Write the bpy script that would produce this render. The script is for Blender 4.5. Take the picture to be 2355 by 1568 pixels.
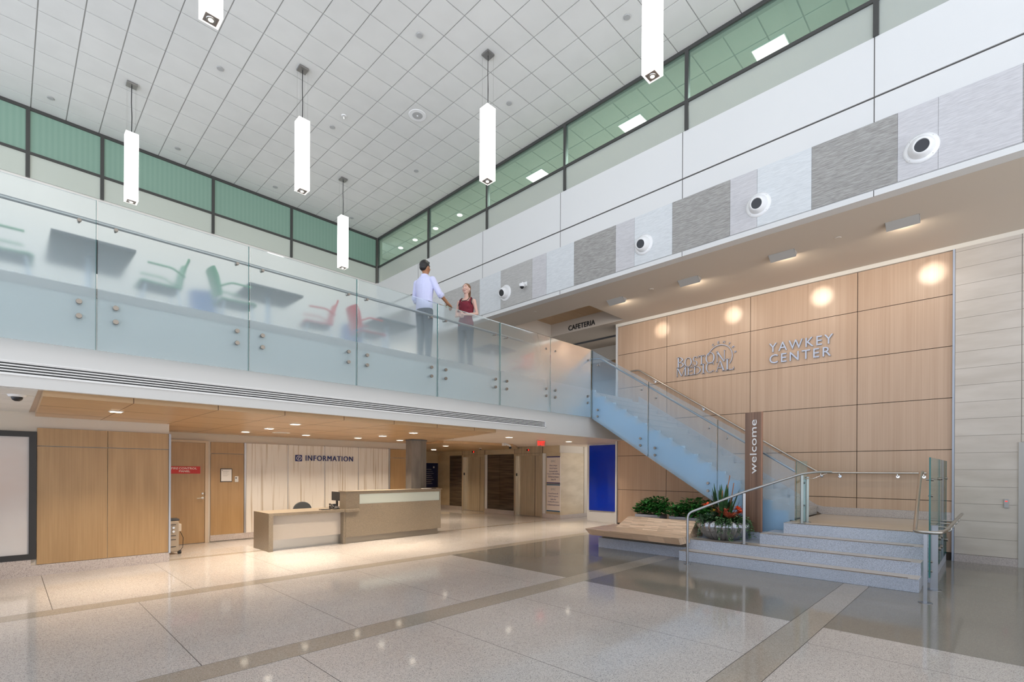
import bpy, math, random
from mathutils import Vector, Matrix
from math import pi, sin, cos, radians as R_
random.seed(7)
for _o in list(bpy.data.objects): bpy.data.objects.remove(_o)
scene = bpy.context.scene
COL = scene.collection
# ---------------------------------------------------------------- camera (wide architectural lens with vertical shift)
H_EYE = 1.60
FPX, RES_X, RES_Y, PPY = 1141.2, 2355, 1568, 1081.6
_th = math.atan(1165.5/1141.2); _r = math.atan(11/2283)
_F = Vector((sin(_th), cos(_th), 0)); _Rt = Vector((cos(_th), -sin(_th), 0)); _U = Vector((0, 0, 1))
_cr = _Rt*cos(_r)+_U*sin(_r); _cu = -_Rt*sin(_r)+_U*cos(_r)
cd = bpy.data.cameras.new('camera'); cam = bpy.data.objects.new('camera', cd); COL.objects.link(cam)
cd.sensor_width = 36; cd.lens = FPX/RES_X*36; cd.shift_y = (PPY-RES_Y/2)/RES_X; cd.clip_start = .05; cd.clip_end = 200
m = Matrix.Identity(4)
for i in range(3):
    m[i][0] = _cr[i]; m[i][1] = _cu[i]; m[i][2] = -_F[i]; m[i][3] = (0, 0, H_EYE)[i]
cam.matrix_world = m; scene.camera = cam
# ---------------------------------------------------------------- daylight through the open window side, exposure
scene.view_settings.view_transform = 'Standard'; scene.view_settings.look = 'None'
scene.view_settings.gamma = 1; scene.view_settings.use_curve_mapping = False
scene.view_settings.exposure = 0.55
w = bpy.data.worlds.new('world'); scene.world = w; w.use_nodes = True
nt = w.node_tree; nt.nodes.clear()
o_ = nt.nodes.new('ShaderNodeOutputWorld'); bg = nt.nodes.new('ShaderNodeBackground')
tc = nt.nodes.new('ShaderNodeTexCoord'); sx = nt.nodes.new('ShaderNodeSeparateXYZ'); mr = nt.nodes.new('ShaderNodeMapRange')
mr.inputs['From Min'].default_value = .1; mr.inputs['From Max'].default_value = -.8
mx = nt.nodes.new('ShaderNodeMixRGB'); mx.inputs[1].default_value = (1.0, .97, .93, 1); mx.inputs[2].default_value = (.80, .89, 1.04, 1)
nt.links.new(tc.outputs['Generated'], sx.inputs[0]); nt.links.new(sx.outputs['X'], mr.inputs['Value'])
mz = nt.nodes.new('ShaderNodeMapRange'); mz.inputs['From Min'].default_value = .05; mz.inputs['From Max'].default_value = -.15
mz.inputs['To Min'].default_value = 1; mz.inputs['To Max'].default_value = 3.1     # world below the horizon boosted to brighten the ceiling; no paving stands there
ml = nt.nodes.new('ShaderNodeMath'); ml.operation = 'MULTIPLY'; ml.inputs[1].default_value = .80
nt.links.new(sx.outputs['Z'], mz.inputs['Value']); nt.links.new(mz.outputs[0], ml.inputs[0]); nt.links.new(ml.outputs[0], bg.inputs[1])
nt.links.new(mr.outputs[0], mx.inputs[0]); nt.links.new(mx.outputs[0], bg.inputs[0]); nt.links.new(bg.outputs[0], o_.inputs[0])
scene.cycles.use_denoising = True
scene.cycles.max_bounces = 12; scene.cycles.transmission_bounces = 8; scene.cycles.transparent_max_bounces = 16
scene.cycles.diffuse_bounces = 5; scene.cycles.glossy_bounces = 4
scene.cycles.sample_clamp_indirect = 6; scene.cycles.caustics_refractive = True; scene.cycles.caustics_reflective = False

# ================================================================ materials
MATS = {}
def M(name, col=(.8, .8, .8), rough=.5, metal=0, spec=.5, emis=None, es=0, coat=0, build=None):
    if name in MATS: return MATS[name]
    mt = bpy.data.materials.new(name); mt.use_nodes = True; t = mt.node_tree; b = t.nodes['Principled BSDF']
    b.inputs['Base Color'].default_value = (*col, 1); b.inputs['Roughness'].default_value = rough
    b.inputs['Metallic'].default_value = metal; b.inputs['Specular IOR Level'].default_value = spec
    b.inputs['Coat Weight'].default_value = coat; b.inputs['Coat Roughness'].default_value = .08
    if emis: b.inputs['Emission Color'].default_value = (*emis, 1); b.inputs['Emission Strength'].default_value = es
    if build: build(t, b)
    MATS[name] = mt; return mt
def N(t, k, **kw):
    n = t.nodes.new(k)
    for a, v in kw.items():
        if hasattr(n, a): setattr(n, a, v)
        else: n.inputs[a].default_value = v
    return n
def coords(t, scale=(1, 1, 1)):
    g = N(t, 'ShaderNodeNewGeometry'); mp = N(t, 'ShaderNodeMapping'); mp.inputs['Scale'].default_value = scale
    t.links.new(g.outputs['Position'], mp.inputs['Vector']); return mp.outputs[0]
def ramp(t, fac, stops, interp='LINEAR'):
    r = N(t, 'ShaderNodeValToRGB'); r.color_ramp.interpolation = interp
    while len(r.color_ramp.elements) < len(stops): r.color_ramp.elements.new(.5)
    for e, (p, c) in zip(r.color_ramp.elements, stops): e.position = p; e.color = (*c, 1)
    t.links.new(fac, r.inputs[0]); return r.outputs[0]
def mixc(t, a, b, f, mode='MIX'):
    m_ = N(t, 'ShaderNodeMixRGB', blend_type=mode)
    for i, v in ((0, f), (1, a), (2, b)):
        if hasattr(v, 'links'): t.links.new(v, m_.inputs[i])
        elif i == 0: m_.inputs[0].default_value = v
        else: m_.inputs[i].default_value = (*v, 1)
    return m_.outputs[0]
def terrazzo(name, base, dark, light, scale=150, rough=.1, amt=.16, coat=0, spec=.5):
    def f(t, b):
        v = N(t, 'ShaderNodeTexVoronoi'); v.inputs['Scale'].default_value = scale
        t.links.new(coords(t), v.inputs['Vector'])
        s = N(t, 'ShaderNodeSeparateColor'); t.links.new(v.outputs['Color'], s.inputs[0])
        c = ramp(t, s.outputs[0], [(0, dark), (amt, base), (.88, light)], 'CONSTANT')
        n = N(t, 'ShaderNodeTexNoise'); n.inputs['Scale'].default_value = .9; t.links.new(coords(t), n.inputs['Vector'])
        c2 = ramp(t, n.outputs[0], [(.3, (.93, .93, .93)), (.7, (1.05, 1.05, 1.05))])
        t.links.new(mixc(t, c, c2, 1, 'MULTIPLY'), b.inputs['Base Color'])
    return M(name, base, rough, spec=spec, coat=coat, build=f)
def wood(name, c1, c2, rough=.4, stretch=(14, 14, .5), fine=(90, 90, 1.0), planks=0):
    def f(t, b):
        n = N(t, 'ShaderNodeTexNoise'); n.inputs['Scale'].default_value = 1; n.inputs['Detail'].default_value = 5
        t.links.new(coords(t, stretch), n.inputs['Vector'])
        n2 = N(t, 'ShaderNodeTexNoise'); n2.inputs['Scale'].default_value = 1; n2.inputs['Detail'].default_value = 3
        t.links.new(coords(t, fine), n2.inputs['Vector'])
        a = N(t, 'ShaderNodeMath', operation='ADD'); t.links.new(n.outputs[0], a.inputs[0]); t.links.new(n2.outputs[0], a.inputs[1])
        a2 = N(t, 'ShaderNodeMath', operation='MULTIPLY'); t.links.new(a.outputs[0], a2.inputs[0]); a2.inputs[1].default_value = .5
        c = ramp(t, a2.outputs[0], [(.36, c2), (.62, c1)])
        if planks:
            v = N(t, 'ShaderNodeTexBrick'); v.inputs['Scale'].default_value = 1; v.inputs['Brick Width'].default_value = .32; v.inputs['Row Height'].default_value = .035
            v.inputs['Mortar Size'].default_value = .0006; v.inputs['Color1'].default_value = (.78, .74, .70, 1); v.inputs['Color2'].default_value = (1.15, 1.15, 1.15, 1); v.inputs['Mortar'].default_value = (.8, .75, .7, 1)
            g = N(t, 'ShaderNodeNewGeometry'); s = N(t, 'ShaderNodeSeparateXYZ'); cb = N(t, 'ShaderNodeCombineXYZ')
            ad = N(t, 'ShaderNodeMath', operation='ADD'); t.links.new(g.outputs['Position'], s.inputs[0])
            t.links.new(s.outputs['Z'], ad.inputs[0]); t.links.new(s.outputs['X'], ad.inputs[1])
            t.links.new(s.outputs['Y'], cb.inputs['X']); t.links.new(ad.outputs[0], cb.inputs['Y']); t.links.new(cb.outputs[0], v.inputs['Vector'])
            c = mixc(t, c, v.outputs['Color'], 1, 'MULTIPLY')
        t.links.new(c, b.inputs['Base Color'])
    return M(name, c1, rough, build=f)
def noisy(name, c1, c2, scale=(4, 4, 4), rough=.6, lo=.35, hi=.65, metal=0, detail=4, spec=.5):
    def f(t, b):
        n = N(t, 'ShaderNodeTexNoise'); n.inputs['Scale'].default_value = 1; n.inputs['Detail'].default_value = detail
        t.links.new(coords(t, scale), n.inputs['Vector'])
        t.links.new(ramp(t, n.outputs[0], [(lo, c1), (hi, c2)]), b.inputs['Base Color'])
    return M(name, c1, rough, metal=metal, spec=spec, build=f)
def glassmat(name, milk=(.8, .9, .95), milkfac=(.35, .1), rough=(.2, .02), tint=(.93, .98, .97), ior=1.3, gloss=True):
    """frosted glass: printed frit dense at the bottom of a pane (attribute frit=0) and thin at its top (frit=1)"""
    mt = bpy.data.materials.new(name); mt.use_nodes = True; t = mt.node_tree; t.nodes.clear()
    out = N(t, 'ShaderNodeOutputMaterial'); at = N(t, 'ShaderNodeAttribute', attribute_name='frit')
    def rng(a, b_, g=1.0):
        r = N(t, 'ShaderNodeMapRange', interpolation_type='SMOOTHSTEP'); r.inputs['From Min'].default_value = .35; r.inputs['From Max'].default_value = .98
        r.inputs['To Min'].default_value = a; r.inputs['To Max'].default_value = b_
        t.links.new(at.outputs['Fac'], r.inputs['Value']); return r.outputs[0]
    p = N(t, 'ShaderNodeBsdfPrincipled'); p.inputs['Base Color'].default_value = (*tint, 1); p.inputs['Transmission Weight'].default_value = 1
    p.inputs['IOR'].default_value = ior; t.links.new(rng(*rough), p.inputs['Roughness'])
    d = N(t, 'ShaderNodeBsdfDiffuse'); d.inputs[0].default_value = (*milk, 1)
    tl = N(t, 'ShaderNodeBsdfTranslucent'); tl.inputs[0].default_value = (*milk, 1)
    m1 = N(t, 'ShaderNodeMixShader'); m1.inputs[0].default_value = .35; t.links.new(d.outputs[0], m1.inputs[1]); t.links.new(tl.outputs[0], m1.inputs[2])
    m2 = N(t, 'ShaderNodeMixShader'); t.links.new(rng(*milkfac), m2.inputs[0]); t.links.new(p.outputs[0], m2.inputs[1]); t.links.new(m1.outputs[0], m2.inputs[2])
    t.links.new(m2.outputs[0], out.inputs[0]); MATS[name] = mt; return mt
def clearmat(name, col, gl=.12, rough=.02, diff=0, dcol=(1, 1, 1)):
    """thin clear tinted pane: tinted see-through plus mirror sheen, optional printed frit"""
    mt = bpy.data.materials.new(name); mt.use_nodes = True; t = mt.node_tree; t.nodes.clear()
    out = N(t, 'ShaderNodeOutputMaterial'); tr = N(t, 'ShaderNodeBsdfTransparent'); tr.inputs[0].default_value = (*col, 1)
    g = N(t, 'ShaderNodeBsdfGlossy'); g.inputs['Roughness'].default_value = rough; lw = N(t, 'ShaderNodeLayerWeight'); lw.inputs[0].default_value = .5; pw_ = N(t, 'ShaderNodeMath', operation='POWER'); pw_.inputs[1].default_value = 4
    fr = N(t, 'ShaderNodeMath', operation='MULTIPLY_ADD'); fr.inputs[1].default_value = .55; fr.inputs[2].default_value = .03
    t.links.new(lw.outputs['Facing'], pw_.inputs[0]); t.links.new(pw_.outputs[0], fr.inputs[0])
    m1 = N(t, 'ShaderNodeMixShader'); t.links.new(fr.outputs[0], m1.inputs[0]); last = tr
    if diff:
        d = N(t, 'ShaderNodeBsdfDiffuse'); d.inputs[0].default_value = (*dcol, 1); m0 = N(t, 'ShaderNodeMixShader'); m0.inputs[0].default_value = diff
        t.links.new(tr.outputs[0], m0.inputs[1]); t.links.new(d.outputs[0], m0.inputs[2]); last = m0
    t.links.new(last.outputs[0], m1.inputs[1]); t.links.new(g.outputs[0], m1.inputs[2]); t.links.new(m1.outputs[0], out.inputs[0])
    MATS[name] = mt; return mt

T_LIGHT = terrazzo('terrazzo_light', (.53, .50, .48), (.27, .255, .245), (.64, .61, .58), 210, rough=.075, spec=.32)
T_DARK = terrazzo('terrazzo_dark', (.235, .22, .19), (.19, .18, .16), (.28, .265, .235), 210, rough=.09, spec=.4)
T_STRIP = terrazzo('terrazzo_strip', (.37, .335, .29), (.27, .24, .20), (.47, .43, .38), 210, rough=.075, spec=.3)
T_BASE = terrazzo('terrazzo_base', (.50, .45, .43), (.28, .23, .22), (.60, .55, .51), 190, rough=.4)
T_STEP = terrazzo('terrazzo_step', (.48, .53, .63), (.29, .32, .39), (.60, .65, .74), 210, rough=.3, amt=.22)
T_DESK = terrazzo('stone_desk', (.235, .195, .145), (.17, .14, .10), (.30, .25, .19), 190, rough=.35)
JOINT = M('joint_dark', (.06, .055, .05), .6)
WHITE = M('white_paint', (.68, .68, .67), .55)
WHITE2 = noisy('white_paint_warm', (.76, .74, .70), (.80, .78, .74), (.6, .6, .6), .6)
CREAM = M('cream_paint', (.60, .55, .48), .6)
SOFFIT = M('soffit_paint', (.60, .53, .45), .7)
PINKC = noisy('plank_ceiling', (.68, .58, .49), (.72, .62, .53), (3, .3, 3), .5)
TILE = noisy('ceiling_tile', (.70, .70, .68), (.73, .73, .71), (2, 2, 2), .9, spec=.1)
TGRID = M('ceiling_grid', (.44, .44, .43), .7)
W_WALL = wood('oak_wall', (.56, .40, .285), (.475, .325, .22), .38, (9, 9, .35), (55, 55, .4))
W_MAPLE = wood('maple_panel', (.42, .275, .135), (.345, .215, .10), .33, (7, 7, .9), (60, 60, 1.2))
W_CEIL = wood('maple_ceiling', (.56, .37, .20), (.48, .31, .16), .28, (.8, 6, 6), (1.2, 60, 60))
W_BENCH = wood('bench_butcher_block', (.84, .64, .47), (.66, .47, .32), .35, (20, 1.2, 20), (80, 4, 80), planks=1)
W_DARK = wood('walnut_post', (.25, .145, .095), (.13, .07, .045), .45, (22, 22, .35), (90, 90, .5))
STONE = noisy('limestone', (.52, .47, .41), (.60, .55, .49), (.5, 1.2, 5), .5)
MARBLE = noisy('beige_marble', (.46, .36, .23), (.58, .48, .33), (1.2, 1.2, 3.5), .3)
CONC = noisy('column_concrete', (.13, .12, .105), (.20, .18, .16), (5, 5, 1.5), .8, detail=8)
ONYX = noisy('white_onyx', (.50, .43, .34), (.74, .71, .66), (19, 19, .5), .22, .34, .47, detail=9)
BRONZE = noisy('dark_veined_glass', (.055, .04, .028), (.12, .09, .065), (1, 1, 22), .1, detail=8)
STEEL = M('brushed_steel', (.50, .485, .46), .3, 1)
STEELB = noisy('brushed_bronze_steel', (.58, .50, .38), (.76, .67, .53), (30, 30, .6), .3, metal=.6)
CHROME = M('chrome', (.8, .8, .8), .12, 1)
FRAME = M('dark_frame', (.07, .07, .067), .4, .3)
BLACK = M('black', (.012, .012, .014), .35)
DGREY = M('dark_grey', (.07, .075, .085), .5)
LGREY = M('light_grey', (.42, .42, .42), .5)
WPLAS = M('white_plastic', (.82, .82, .82), .35)
NAVY = M('navy_letters', (.012, .02, .14), .35)
BLUEP = M('blue_glass_panel', (.0, .03, .46), .06, spec=.4)
RED = M('red_sign', (.55, .015, .012), .4)
REDL = M('red_light', (.8, .02, .01), .4, emis=(1, .02, .015), es=1.1)
GREEN_GL = M('green_back_glass', (.145, .34, .235), .18, spec=.5)
def _gb(t, b):
    wv = N(t, 'ShaderNodeTexWave', bands_direction='X'); wv.inputs['Scale'].default_value = 3; wv.inputs['Distortion'].default_value = 3; wv.inputs['Detail Scale'].default_value = .3
    t.links.new(coords(t, (1, 0, 0)), wv.inputs['Vector'])
    t.links.new(ramp(t, wv.outputs['Color'], [(0, (.215, .345, .275)), (1, (.235, .365, .295))]), b.inputs['Base Color'])
GREEN_GL = M('green_fritted_glass', (.145, .34, .235), .2, build=_gb)
PALE_GL = M('pale_back_glass', (.52, .56, .50), .25)
G_FROST = glassmat('balcony_frosted_glass', milk=(.72, .86, .94), milkfac=(.24, .06), rough=(.28, .07))
G_STAIR = glassmat('stair_frosted_glass', milk=(.54, .79, 1.0), milkfac=(.30, .08), rough=(.08, .04), tint=(.86, .94, 1.0))
G_CLEAR = clearmat('clear_green_glass', (.84, .91, .88))
G_EDGE = M('glass_edge', (.02, .16, .15), .15)
G_GREEN = clearmat('green_tinted_glass', (.69, .81, .765), diff=.2, dcol=(.30, .42, .35))
G_GREEN2 = clearmat('pale_frosted_glass', (.72, .76, .71), diff=.58, dcol=(.58, .61, .57))
G_WHITE = M('back_painted_white_glass', (.72, .76, .74), .15)
LAMP = M('lamp_glow', (1, 1, 1), .4, emis=(1, .975, .93), es=2.6)
LED = M('warm_led', (1, 1, 1), .4, emis=(1, .88, .70), es=4)
PANEL_LIGHT = M('panel_light', (1, 1, 1), .4, emis=(1, .95, .84), es=5)
def fab(name, a, b_): return noisy(name, a, b_, (40, 9, 160), .95, .38, .62, detail=3, spec=.1)
F_DARK = fab('fabric_dark', (.26, .25, .235), (.41, .40, .38)); F_MID = fab('fabric_lilac', (.50, .49, .50), (.60, .59, .60))
F_LIGHT = fab('fabric_light', (.58, .60, .61), (.68, .70, .71)); F_GREY = fab('fabric_grey', (.40, .39, .375), (.50, .49, .47))
PURPLE = M('purple_board', (.045, .018, .10), .4); DIRB = M('directory_blue', (.006, .008, .05), .25)
GR_PL = M('green_plastic', (.10, .34, .17), .4); RD_PL = M('red_plastic', (.62, .05, .05), .4); BL_PL = M('blue_plastic', (.08, .16, .42), .4)
TABLE = M('table_laminate', (.07, .078, .09), .4)
SKIN_M = M('skin_tan', (.40, .19, .10), .55); SKIN_W = M('skin_fair', (.66, .42, .34), .5)
SHIRT = noisy('shirt_lavender', (.58, .60, .86), (.68, .70, .92), (220, 220, 220), .8)
PANTS = M('trousers_grey', (.06, .075, .10), .8); JEANS = M('jeans_dark', (.045, .06, .09), .8)
TANK = noisy('tank_maroon', (.10, .008, .018), (.24, .016, .035), (60, 60, 200), .8)
HAIR_B = M('hair_black', (.012, .010, .010), .45); HAIR_R = M('hair_brown', (.17, .075, .032), .45)

# ================================================================ mesh helpers
WL = {}
class MB:
    def __init__(s): s.v = []; s.f = []; s.m = []; s.mats = []; s.frit = None; s.sm = []
    def mi(s, m):
        if m not in s.mats: s.mats.append(m)
        return s.mats.index(m)
    def poly(s, vs, fs, m=None, smooth=False):
        k = len(s.v); s.v += [tuple(v) for v in vs]; i = s.mi(m) if m else 0
        for f in fs: s.f.append([k+a for a in f]); s.m.append(i); s.sm.append(smooth)
        return s
    def box(s, x0, y0, z0, x1, y1, z1, m=None):
        x0, x1 = min(x0, x1), max(x0, x1); y0, y1 = min(y0, y1), max(y0, y1); z0, z1 = min(z0, z1), max(z0, z1)
        return s.poly([(x0, y0, z0), (x1, y0, z0), (x1, y1, z0), (x0, y1, z0), (x0, y0, z1), (x1, y0, z1), (x1, y1, z1), (x0, y1, z1)],
                      [(0, 3, 2, 1), (4, 5, 6, 7), (0, 1, 5, 4), (1, 2, 6, 5), (2, 3, 7, 6), (3, 0, 4, 7)], m)
    def prism(s, pts, d, m=None):
        """polygon pts (3-D, planar) extruded by vector d"""
        n = len(pts); d = Vector(d); a = [Vector(p) for p in pts]; b = [p+d for p in a]
        fs = [tuple(range(n))[::-1], tuple(range(n, 2*n))]+[(i, (i+1) % n, n+(i+1) % n, n+i) for i in range(n)]
        return s.poly(a+b, fs, m)
    def rings(s, rs, m=None, smooth=True, cap=True):
        k = len(rs[0]); fs = []
        for j in range(len(rs)-1):
            for i in range(k): fs.append((j*k+i, j*k+(i+1) % k, (j+1)*k+(i+1) % k, (j+1)*k+i))
        s.poly([p for r in rs for p in r], fs, m, smooth)
        if cap:
            s.poly(rs[0], [tuple(range(k))[::-1]], m); s.poly(rs[-1], [tuple(range(k))], m)
        return s
    def cyl(s, a, b, r, r2=None, m=None, n=14, smooth=True):
        a, b = Vector(a), Vector(b); r2 = r if r2 is None else r2; d = (b-a).normalized()
        u = d.orthogonal().normalized(); v = d.cross(u)
        mk = lambda c, q: [c+u*(q*cos(2*pi*i/n))+v*(q*sin(2*pi*i/n)) for i in range(n)]
        return s.rings([mk(a, r), mk(b, r2)], m, smooth)
    def tube(s, pts, r, m=None, n=10, bend=0):
        P = [Vector(p) for p in pts]
        if bend:
            Q = [P[0]]
            for i in range(1, len(P)-1):
                a, b, c = P[i-1], P[i], P[i+1]; l = min(bend, (a-b).length*.45, (c-b).length*.45)
                p0 = b+(a-b).normalized()*l; p1 = b+(c-b).normalized()*l
                for k in range(6): t = k/5; Q.append(p0*(1-t)**2+b*2*t*(1-t)+p1*t*t)
            Q.append(P[-1]); P = Q
        rs = []; u = None
        for i, p in enumerate(P):
            d = (P[min(i+1, len(P)-1)]-P[max(i-1, 0)]).normalized()
            if u is None: u = d.orthogonal().normalized()
            u = (u-d*u.dot(d)).normalized(); v = d.cross(u); q = r[i] if isinstance(r, (list, tuple)) else r
            rs.append([p+u*(q*cos(2*pi*k/n))+v*(q*sin(2*pi*k/n)) for k in range(n)])
        return s.rings(rs, m)
    def lathe(s, c, prof, m=None, n=24, axis=(0, 0, 1), rip=None):
        c = Vector(c); d = Vector(axis).normalized(); u = d.orthogonal().normalized() if abs(d.z) < .99 else Vector((1, 0, 0)); v = d.cross(u)
        rs = []
        for r, z in prof:
            rs.append([c+d*z+(u*cos(2*pi*i/n)+v*sin(2*pi*i/n))*(r*(rip(i, z) if rip else 1)) for i in range(n)])
        return s.rings(rs, m)
    def ell(s, c, rx, ry, rz, m=None, n=12, k=8, rot=None):
        c = Vector(c); rs = []
        for j in range(1, k):
            a = -pi/2+pi*j/k; ring = []
            for i in range(n):
                p = Vector((rx*cos(a)*cos(2*pi*i/n), ry*cos(a)*sin(2*pi*i/n), rz*sin(a)))
                if rot is not None: p = rot @ p
                ring.append(c+p)
            rs.append(ring)
        return s.rings(rs, m)
    def build(s, name, mat=None, parent=None, label=None, bevel=0):
        me = bpy.data.meshes.new(name); off = WL.get(parent.name, Vector((0, 0, 0))) if parent else Vector((0, 0, 0))
        me.from_pydata([tuple(Vector(v)-off) for v in s.v], [], s.f)
        mats = [x for x in s.mats] or []
        if mat is not None and (not mats or mats == [None]): mats = [mat]
        for x in mats: me.materials.append(x)
        for p, i, q in zip(me.polygons, s.m, s.sm): p.material_index = min(i, max(len(mats)-1, 0)); p.use_smooth = q
        if s.frit is not None:
            at = me.attributes.new('frit', 'FLOAT', 'POINT')
            for i, v in enumerate(s.frit): at.data[i].value = v
        o = bpy.data.objects.new(name, me); COL.objects.link(o); WL[o.name] = off
        if parent: o.parent = parent
        if label: o['label'] = label
        if bevel:
            b = o.modifiers.new('bevel', 'BEVEL'); b.width = bevel; b.segments = 2; b.limit_method = 'ANGLE'
        return o
def build_each(mb, name, mat=None, parent=None):
    """every separate piece of the shape becomes a part of its own"""
    key = {}; par = []
    def find(a):
        while par[a] != a: par[a] = par[par[a]]; a = par[a]
        return a
    ids = []
    for v in mb.v:
        k = (round(v[0], 5), round(v[1], 5), round(v[2], 5))
        if k not in key: key[k] = len(par); par.append(len(par))
        ids.append(key[k])
    for f in mb.f:
        for a in f[1:]: par[find(ids[f[0]])] = find(ids[a])
    groups = {}
    for i, f in enumerate(mb.f): groups.setdefault(find(ids[f[0]]), []).append(i)
    out = []
    for g_ in groups.values():
        q = MB(); q.mats = list(mb.mats); mp = {}
        for i in g_:
            nf = []
            for a in mb.f[i]:
                if a not in mp: mp[a] = len(q.v); q.v.append(mb.v[a])
                nf.append(mp[a])
            q.f.append(nf); q.m.append(mb.m[i]); q.sm.append(mb.sm[i])
        out.append(q.build(name, mat, parent))
    return out
def tag(o, label, cat, group=None):
    o['label'] = label; o['category'] = cat
    if group: o['group'] = group
    return o
def thing(name, label, cat, loc=(0, 0, 0), group=None):
    o = bpy.data.objects.new(name, None); o.empty_display_size = .1; COL.objects.link(o); o.location = loc; WL[o.name] = Vector(loc)
    return tag(o, label, cat, group)
def struct(name, mb, mat=None, parent=None):
    o = mb.build(name, mat, parent)
    if not parent: o['kind'] = 'structure'
    return o
def sempty(name, loc=(0, 0, 0)):
    o = bpy.data.objects.new(name, None); o.empty_display_size = .1; COL.objects.link(o); o.location = loc; WL[o.name] = Vector(loc); o['kind'] = 'structure'; return o
def copytree(o, loc=None, parent=None, rz=None, label=None):
    c = o.copy(); COL.objects.link(c)
    if parent: c.parent = parent
    if loc is not None: c.location = loc
    if rz is not None: c.rotation_euler = (0, 0, rz)
    if label: c['label'] = label
    for ch in o.children: copytree(ch, parent=c)
    return c
def text_part(name, txt, origin, right, up, w, h, mat, parent, depth=.012, align='L', space=1.0, bold=0):
    """lettering: lower-left corner at origin, stretched to w x h metres, standing out by depth"""
    cu = bpy.data.curves.new('t', 'FONT'); cu.body = txt; cu.extrude = .02; cu.space_character = space; cu.space_word = .5; cu.offset = bold
    cu.align_x = {'L': 'LEFT', 'C': 'CENTER'}[align]; cu.resolution_u = 3
    to = bpy.data.objects.new('t', cu); COL.objects.link(to)
    dg = bpy.context.evaluated_depsgraph_get(); me = bpy.data.meshes.new_from_object(to.evaluated_get(dg))
    bpy.data.objects.remove(to); bpy.data.curves.remove(cu)
    xs = [v.co.x for v in me.vertices]; ys = [v.co.y for v in me.vertices]
    x0, x1, y0, y1 = min(xs), max(xs), min(ys), max(ys); r_, u_ = Vector(right).normalized(), Vector(up).normalized(); n_ = r_.cross(u_)
    off = WL.get(parent.name, Vector((0, 0, 0))) if parent else Vector((0, 0, 0))
    for v in me.vertices:
        v.co = Vector(origin)+r_*((v.co.x-x0)/(x1-x0)*w)+u_*((v.co.y-y0)/(y1-y0)*h)+n_*((v.co.z+.02)/.04*depth)-off
    me.materials.clear(); me.materials.append(mat)
    o = bpy.data.objects.new(name, me); COL.objects.link(o); WL[o.name] = off
    if parent: o.parent = parent
    return o
def light(kind, parent, loc, energy, col=(1, 1, 1), size=.2, aim=None, spot=None, blend=.5, sy=None):
    ld = bpy.data.lights.new('lamp_light', kind); ld.energy = energy; ld.color = col
    if kind == 'AREA':
        ld.size = size
        if .1 < size <= .16: ld.spread = R_(115)
        if sy: ld.shape = 'RECTANGLE'; ld.size_y = sy
    else: ld.shadow_soft_size = size
    if kind == 'SPOT': ld.spot_size = spot; ld.spot_blend = blend
    o = bpy.data.objects.new('lamp_light', ld); COL.objects.link(o); o.parent = parent
    o.location = Vector(loc)-WL.get(parent.name, Vector((0, 0, 0)))
    d = Vector(aim)-Vector(loc) if aim else Vector((0, 0, -1)); o.rotation_euler = d.to_track_quat('-Z', 'Y').to_euler(); return o
XW = 12.08      # oak wall plane
XF = 9.10       # upper wall plane over the hall
YL = 15.55      # far clerestory wall
Z2 = 3.57       # upper floor level
YB = 7.06       # balcony glass
# ================================================================ floor
fl = MB()
rows = [(-6.5, 1.28, 'n', (-1.6, -.2, 1.17, 2.5, 3.85, 5.25)), (1.28, 1.58, 's', ()), (1.58, 4.29, 'n', (-1, .39, 1.776, 3.147, 4.55)), (4.29, 4.62, 's', ()),
        (4.62, 7.36, 'n', (-1.65, -.26, 1.125, 2.505, 3.9, 5.28)), (7.36, 7.64, 's', ()), (7.64, 10.28, 'w', (-1, .38, 1.76, 3.15, 4.53, 5.9, 7.3, 8.7, 10.1, 11.5)),
        (10.28, 10.45, 's', ()), (10.45, 18.0, 'w', (-1, .38, 1.76, 3.15, 4.53, 5.9, 7.3, 8.7, 10.1, 11.5))]
XA, XB = -6.5, 17.0
for y0, y1, k, js in rows:
    if k == 's': segs = [(XA, XB, T_STRIP)]
    else:
        xs = sorted(list(js)+([5.895] if k == 'n' else [])); segs = []; px = XA
        for j in xs:
            mt = T_DARK if (k == 'n' and px > 5.8) else T_LIGHT
            segs.append((px, j-.003, mt)); segs.append((j-.003, j+.003, JOINT)); px = j+.003
        segs.append((px, XB, T_DARK if k == 'n' else T_LIGHT))
    for a, b_, mt in segs: fl.box(a, y0+.003, -.15, b_, y1-.003, 0, mt)
    fl.box(XA, y1-.003, -.15, XB, y1+.003, -.0005, JOINT)
struct('floor', fl)
# ================================================================ main ceiling: lay-in tiles
G = .592
ce = MB(); ce.box(-6.5, -6.5, 9.705, 9.35, 15.9, 9.9, TGRID)
kx = [0.372+G*i for i in range(-12, 16)]; ky = [5.634+G*i for i in range(-21, 18)]
for i in range(len(kx)):
    for j in range(len(ky)):
        x0, y0 = kx[i], ky[j]; x1, y1 = min(x0+G, 9.2), min(y0+G, 15.65)
        if x0 > 9.1 or y0 > YL: continue
        ce.box(x0+.010, y0+.010, 9.692, x1-.010, y1-.010, 9.706, TILE)
struct('ceiling', ce)
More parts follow.
